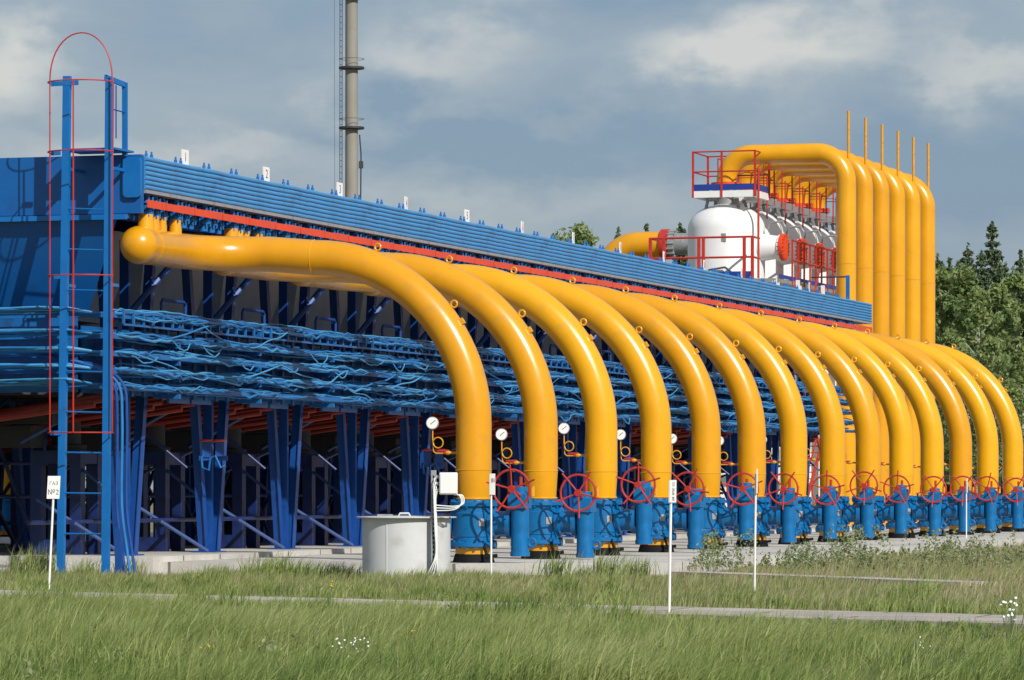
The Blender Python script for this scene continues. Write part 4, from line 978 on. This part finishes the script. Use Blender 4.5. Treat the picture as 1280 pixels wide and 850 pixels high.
def spruce(seed, H, Wd):
    g = np.random.default_rng(seed); Pn=[]; T=[]; D=[]
    z = H*.06
    while z < H*.985:
        u = z/H; L_ = Wd*(1-u)**.74*g.uniform(.7,1.2)+.22; nb = 9 if u < .8 else 6; a0 = g.uniform(0,6.28)
        for i in range(nb):
            a = a0+6.28*i/nb+g.normal(0,.2); l = L_*g.uniform(.6,1.12); n = int(26+46*l); t_ = g.uniform(.08,1,n); side = g.normal(0,.16,n)*l*.55*(1.1-t_)
            x = np.cos(a)*t_*l-np.sin(a)*side; y = np.sin(a)*t_*l+np.cos(a)*side; zz = z-.30*l*t_+.14*l*t_**3-np.abs(g.normal(0,.10,n))
            Pn.append(np.stack([x,y,zz],-1)); T.append(np.clip(g.normal(.3+.35*g.uniform(),.15,n),0,1))
        z += H*.022*g.uniform(.8,1.3)
    Pn.append(np.stack([g.normal(0,.05,60),g.normal(0,.05,60),H*g.uniform(.9,1.0,60)],-1)); T.append(g.uniform(.3,.7,60))
    V,F,tn = leaf_quads(np.concatenate(Pn), .21, np.concatenate(T)); cm = np_mesh('crown', V, F, None, tn, M['spruce'])
    tr = MB().tube([(0,0,-.1),(0,0,H*.5),(0,0,H*.98)],[.24,.13,.02],8)
    return cm, tr, M['bark']
protos = {}
def plant_tree(kind, seed, H, Wd, loc, label, grp, scale=1.0, rot=0):
    key = (kind, seed)
    if key not in protos:
        cm, tr, bk = (birch(seed,H,Wd) if kind == 'birch_tree' else spruce(seed,H,Wd) if kind == 'spruce_tree' else birch(seed,H,Wd,'birch','bark',1.25))
        tmp = tr.build('trunk', bk); protos[key] = (cm, tmp.data); bpy.data.objects.remove(tmp)
    cm, tm = protos[key]
    t = thing(kind, loc, label, 'tree', grp); t.scale = (scale,)*3; t.rotation_euler.z = rot
    for nm, me_ in (('crown',cm),('trunk',tm)):
        q = bpy.data.objects.new(nm, me_); C.objects.link(q); q.parent = t
    return t
def ploc(px, d): q = gp((px-640)/FPX*d, d, 0); return (q.x,q.y,-.05)
# tall spruces against the sky on the right: (px, top y, distance, label)
for px, ty, dd, sd, lab in ((1240,276,330,1,'tallest pointed spruce against the sky at the right'),(1209,303,325,2,'second tallest slim spruce left of the tallest one'),(1227,312,322,1,'slim spruce close against the left side of the tallest one'),(1187,322,318,3,'short spruce midway between the riser and the slim spruces'),(1172,316,322,2,'dark spruce half hidden by the farthest yellow riser'),(1276,312,315,3,'spruce at the right edge of the forest view'),(1256,328,335,1,'low spruce top right of the tallest one'),(1179,330,333,1,'short spruce top just right of the farthest riser'),(1197,326,336,3,'spruce top left of the second tallest spruce'),(1218,334,338,2,'low spruce top between the two tallest spruces'),(1248,318,336,3,'spruce tucked against the right side of the tallest one'),(1266,332,333,2,'low spruce top left of the edge spruce')):
    H = EYE+(610-ty)/FPX*dd; plant_tree('spruce_tree', sd, {1:22,2:21,3:20}[sd], {1:3.0,2:2.6,3:3.0}[sd], ploc(px,dd), lab, 'spruces at the right', H/{1:22,2:21,3:20}[sd], px*.7)
tr_ = random.Random(9)
bl = [(1178,345,300,'round leafy birch beside the farthest yellow riser'),(1203,350,296,'bright leafy birch below the second tallest spruce'),(1222,372,285,'leafy birch with a broad crown in front of the tall spruces'),(1248,366,292,'leafy birch below the tallest spruce'),(1270,352,298,'leafy birch at the right edge below the sky'),(1190,425,262,'pale birch low behind the bent pipes'),(1240,430,255,'pale bushy birch low in front of the forest'),(1278,440,258,'low bushy birch at the right edge'),(1160,400,290,'birch mostly hidden behind the yellow risers'),(1130,430,300,'birch seen only between the far bent pipes'),(1212,470,240,'lowest birch just above the farthest bent pipe'),(1262,480,238,'low birch right of the lowest one')]
for i, (px, ty, dd, lab) in enumerate(bl):
    sd = 1+i%4; H0 = 16; H = 1.04*(EYE+(610-ty)/FPX*dd); plant_tree('birch_tree', sd, H0, 3.3, ploc(px,dd), lab, 'birches at the right', H/H0, i*1.3)
for i in range(16):       # the forest runs on beyond the picture
    dd = tr_.uniform(250,330); px = 1310+i*22+tr_.uniform(-6,6)
    if i%3 == 0: plant_tree('spruce_tree', 1+i%3, 22, 2.2, ploc(px,dd), 'spruce of the forest beyond the right edge', 'forest beyond the right edge', tr_.uniform(.75,1.0), i)
    else: plant_tree('birch_tree', 1+i%4, 16, 3.3, ploc(px,dd), 'birch of the forest beyond the right edge', 'forest beyond the right edge', tr_.uniform(.8,1.15), i)
# tops behind the bank
for px, ty, dd, kd, sd, sc, lab in ((727,287,420,'broad_tree',7,0,'broad dark green tree top above the bank left of the yellow inlet pipe'),(700,293,425,'broad_tree',8,0,'lower tree top left of the broad dark green one'),(772,284,400,'spruce_tree',2,0,'thin spruce top just left of the yellow inlet pipe'),(808,279,410,'spruce_tree',3,0,'faint spruce top above the yellow inlet pipe'),(850,279,400,'spruce_tree',1,0,'small spruce top left of the white vessels')):
    H0 = {'broad_tree':22,'spruce_tree':{1:22,2:21,3:20}[sd] if sd < 4 else 22}[kd]; H = EYE+(610-ty)/FPX*dd
    plant_tree(kd, sd, H0, 4.2 if kd == 'broad_tree' else 2.0, ploc(px,dd), lab, 'tree tops behind the bank', H/H0, px)
for i in range(14):       # low trees seen only through the gaps under the bank
    dd = 250+12*math.sin(i*2.1); px = -40+i*72
    plant_tree('birch_tree', 1+i%4, 16, 3.3, ploc(px,dd), 'birch seen in slivers through the gaps under the cooler bank', 'birches beyond the bank', .55+.08*math.sin(i), i)

# back row pipes on the other side of the bank, seen through the gaps
for k in (0,1,2,3,4,5,6,7):
    a = dup(pipe0, (-22.8, P*k+.3, 0), f'{ORD[k]} yellow pipe beyond the bank, seen through the gaps under it', math.pi); a['group'] = 'yellow pipes on the far side'
    a = dup(v0, (-22.8, P*k+.3, 0), f'{ORD[k]} blue valve beyond the bank, seen through the gaps under it', math.pi); a['group'] = 'blue valves on the far side'

# ------------------------------------------------------------------ camera, sun, sky
cd = bpy.data.cameras.new('camera'); cam = bpy.data.objects.new('camera', cd); C.objects.link(cam)
cam.location = CAM; cam.rotation_euler = (math.pi/2, 0, TH)
cd.sensor_width = 36; cd.lens = 36*FPX/1280; cd.shift_y = 185/1280; cd.clip_start = 1; cd.clip_end = 9000
bpy.context.scene.camera = cam
sd = bpy.data.lights.new('sun', 'SUN'); sd.energy = 4.3; sd.angle = R(.53); sd.color = (1,.955,.88)
so = bpy.data.objects.new('sun', sd); C.objects.link(so); so.rotation_euler = SUN.to_track_quat('Z','Y').to_euler(); so.location = (30,-40,50)
w = bpy.data.worlds.new('World'); bpy.context.scene.world = w; w.use_nodes = True
nt = w.node_tree; N = nt.nodes; L = nt.links; bg = N['Background']
sky = N.new('ShaderNodeTexSky'); sky.sky_type = 'NISHITA'; sky.sun_disc = False; sky.sun_elevation = math.asin(SUN.z); sky.sun_rotation = math.atan2(SUN.x, SUN.y); sky.air_density = 1.2; sky.dust_density = 1.0
bg.inputs['Strength'].default_value = .10; L.new(sky.outputs[0], bg.inputs['Color'])
tc = N.new('ShaderNodeTexCoord')
mp = N.new('ShaderNodeMapping'); mp.inputs['Scale'].default_value = (1,1,1.9); L.new(tc.outputs['Generated'], mp.inputs['Vector']); mp.inputs['Location'].default_value = (.35,.12,.08)
n1 = N.new('ShaderNodeTexNoise'); n1.inputs['Scale'].default_value = 11; n1.inputs['Detail'].default_value = 6; n1.inputs['Roughness'].default_value = .54; n1.inputs['Distortion'].default_value = .3
L.new(mp.outputs[0], n1.inputs['Vector'])
def vdot(v):
    n = N.new('ShaderNodeVectorMath'); n.operation = 'DOT_PRODUCT'; L.new(tc.outputs['Generated'], n.inputs[0]); n.inputs[1].default_value = v; return n.outputs['Value']
def mth(op, a, b=None, clamp=False):
    n = N.new('ShaderNodeMath'); n.operation = op; n.use_clamp = clamp
    for i, q in enumerate((a, b)):
        if q is None: continue
        if isinstance(q, (int, float)): n.inputs[i].default_value = q
        else: L.new(q, n.inputs[i])
    return n.outputs[0]
# banks of cumulus standing in given compass directions: (direction, elevation) in degrees from north-by-row, half widths, weight
dx_ = vdot(RGT); dz_ = vdot((0,0,1)); dy_ = vdot(FWD)
az = mth('ARCTAN2', dx_, dy_); el = mth('ARCSINE', dz_)
n2 = N.new('ShaderNodeTexNoise'); n2.inputs['Scale'].default_value = 30; n2.inputs['Detail'].default_value = 5; n2.inputs['Roughness'].default_value = .55
L.new(mp.outputs[0], n2.inputs['Vector'])
wob = mth('MULTIPLY', mth('SUBTRACT', n2.outputs['Fac'], .5), .052)
az = mth('ADD', az, wob); el = mth('ADD', el, mth('MULTIPLY', wob, .8))
tot = mth('MULTIPLY', mth('SUBTRACT', n1.outputs['Fac'], .5), 1.5)
for a_, e_, wa, we, k_ in ((-7.2,6.0,.9,.65,.55),(-1.3,6.1,1.3,.55,.55),(-.3,6.5,.8,.45,.25),(2.5,6.0,1.1,.42,.50),(4.2,6.3,1.6,.42,.42),(6.6,5.9,1.1,.36,.42),(-3.9,4.8,1.2,.38,.32),(-6.0,4.7,.9,.4,.22),(-.3,3.9,2.2,.42,.26),(3.0,3.3,1.6,.4,.10),
                           (-4.6,6.4,1.2,.5,-.12),(1.4,4.9,2.2,.55,-.32),(6.0,4.4,2.4,.8,-.36),(-1.6,5.0,1.5,.4,-.25),(-6.6,5.3,1.0,.3,-.15),(4.5,7.2,2.6,.35,-.12),(9.5,6.0,1.6,.7,.4),(-10,5,1.8,.6,.4),(13,4,2.5,.6,.3),(-14,7,2.5,.8,.4)):
    da = mth('DIVIDE', mth('SUBTRACT', az, R(a_)), R(wa)); de = mth('DIVIDE', mth('SUBTRACT', el, R(e_)), R(we))
    q = mth('ADD', mth('MULTIPLY', da, da), mth('MULTIPLY', de, de))
    tot = mth('ADD', tot, mth('MULTIPLY', mth('POWER', 2.718, mth('MULTIPLY', q, -1.0)), k_*1.22))
tot = mth('ADD', tot, .30)
rp = N.new('ShaderNodeValToRGB'); cr = rp.color_ramp; cr.elements[0].position = .0; cr.elements[0].color = (.185,.278,.400,1); cr.elements[1].position = 1.0; cr.elements[1].color = (.61,.61,.595,1)
e = cr.elements.new(.42); e.color = (.30,.37,.45,1)
L.new(tot, rp.inputs['Fac'])
bg2 = N.new('ShaderNodeBackground'); bg2.inputs['Strength'].default_value = 1.0; L.new(rp.outputs[0], bg2.inputs['Color'])
ms = N.new('ShaderNodeMixShader'); ms.inputs[0].default_value = .86; L.new(bg.outputs[0], ms.inputs[1]); L.new(bg2.outputs[0], ms.inputs[2]); L.new(ms.outputs[0], N['World Output'].inputs['Surface'])
sc = bpy.context.scene
sc.view_settings.view_transform = 'Standard'; sc.view_settings.look = 'None'; sc.view_settings.exposure = .07; sc.view_settings.gamma = 1; sc.view_settings.use_curve_mapping = False
sc.cycles.max_bounces = 6; sc.cycles.use_denoising = True
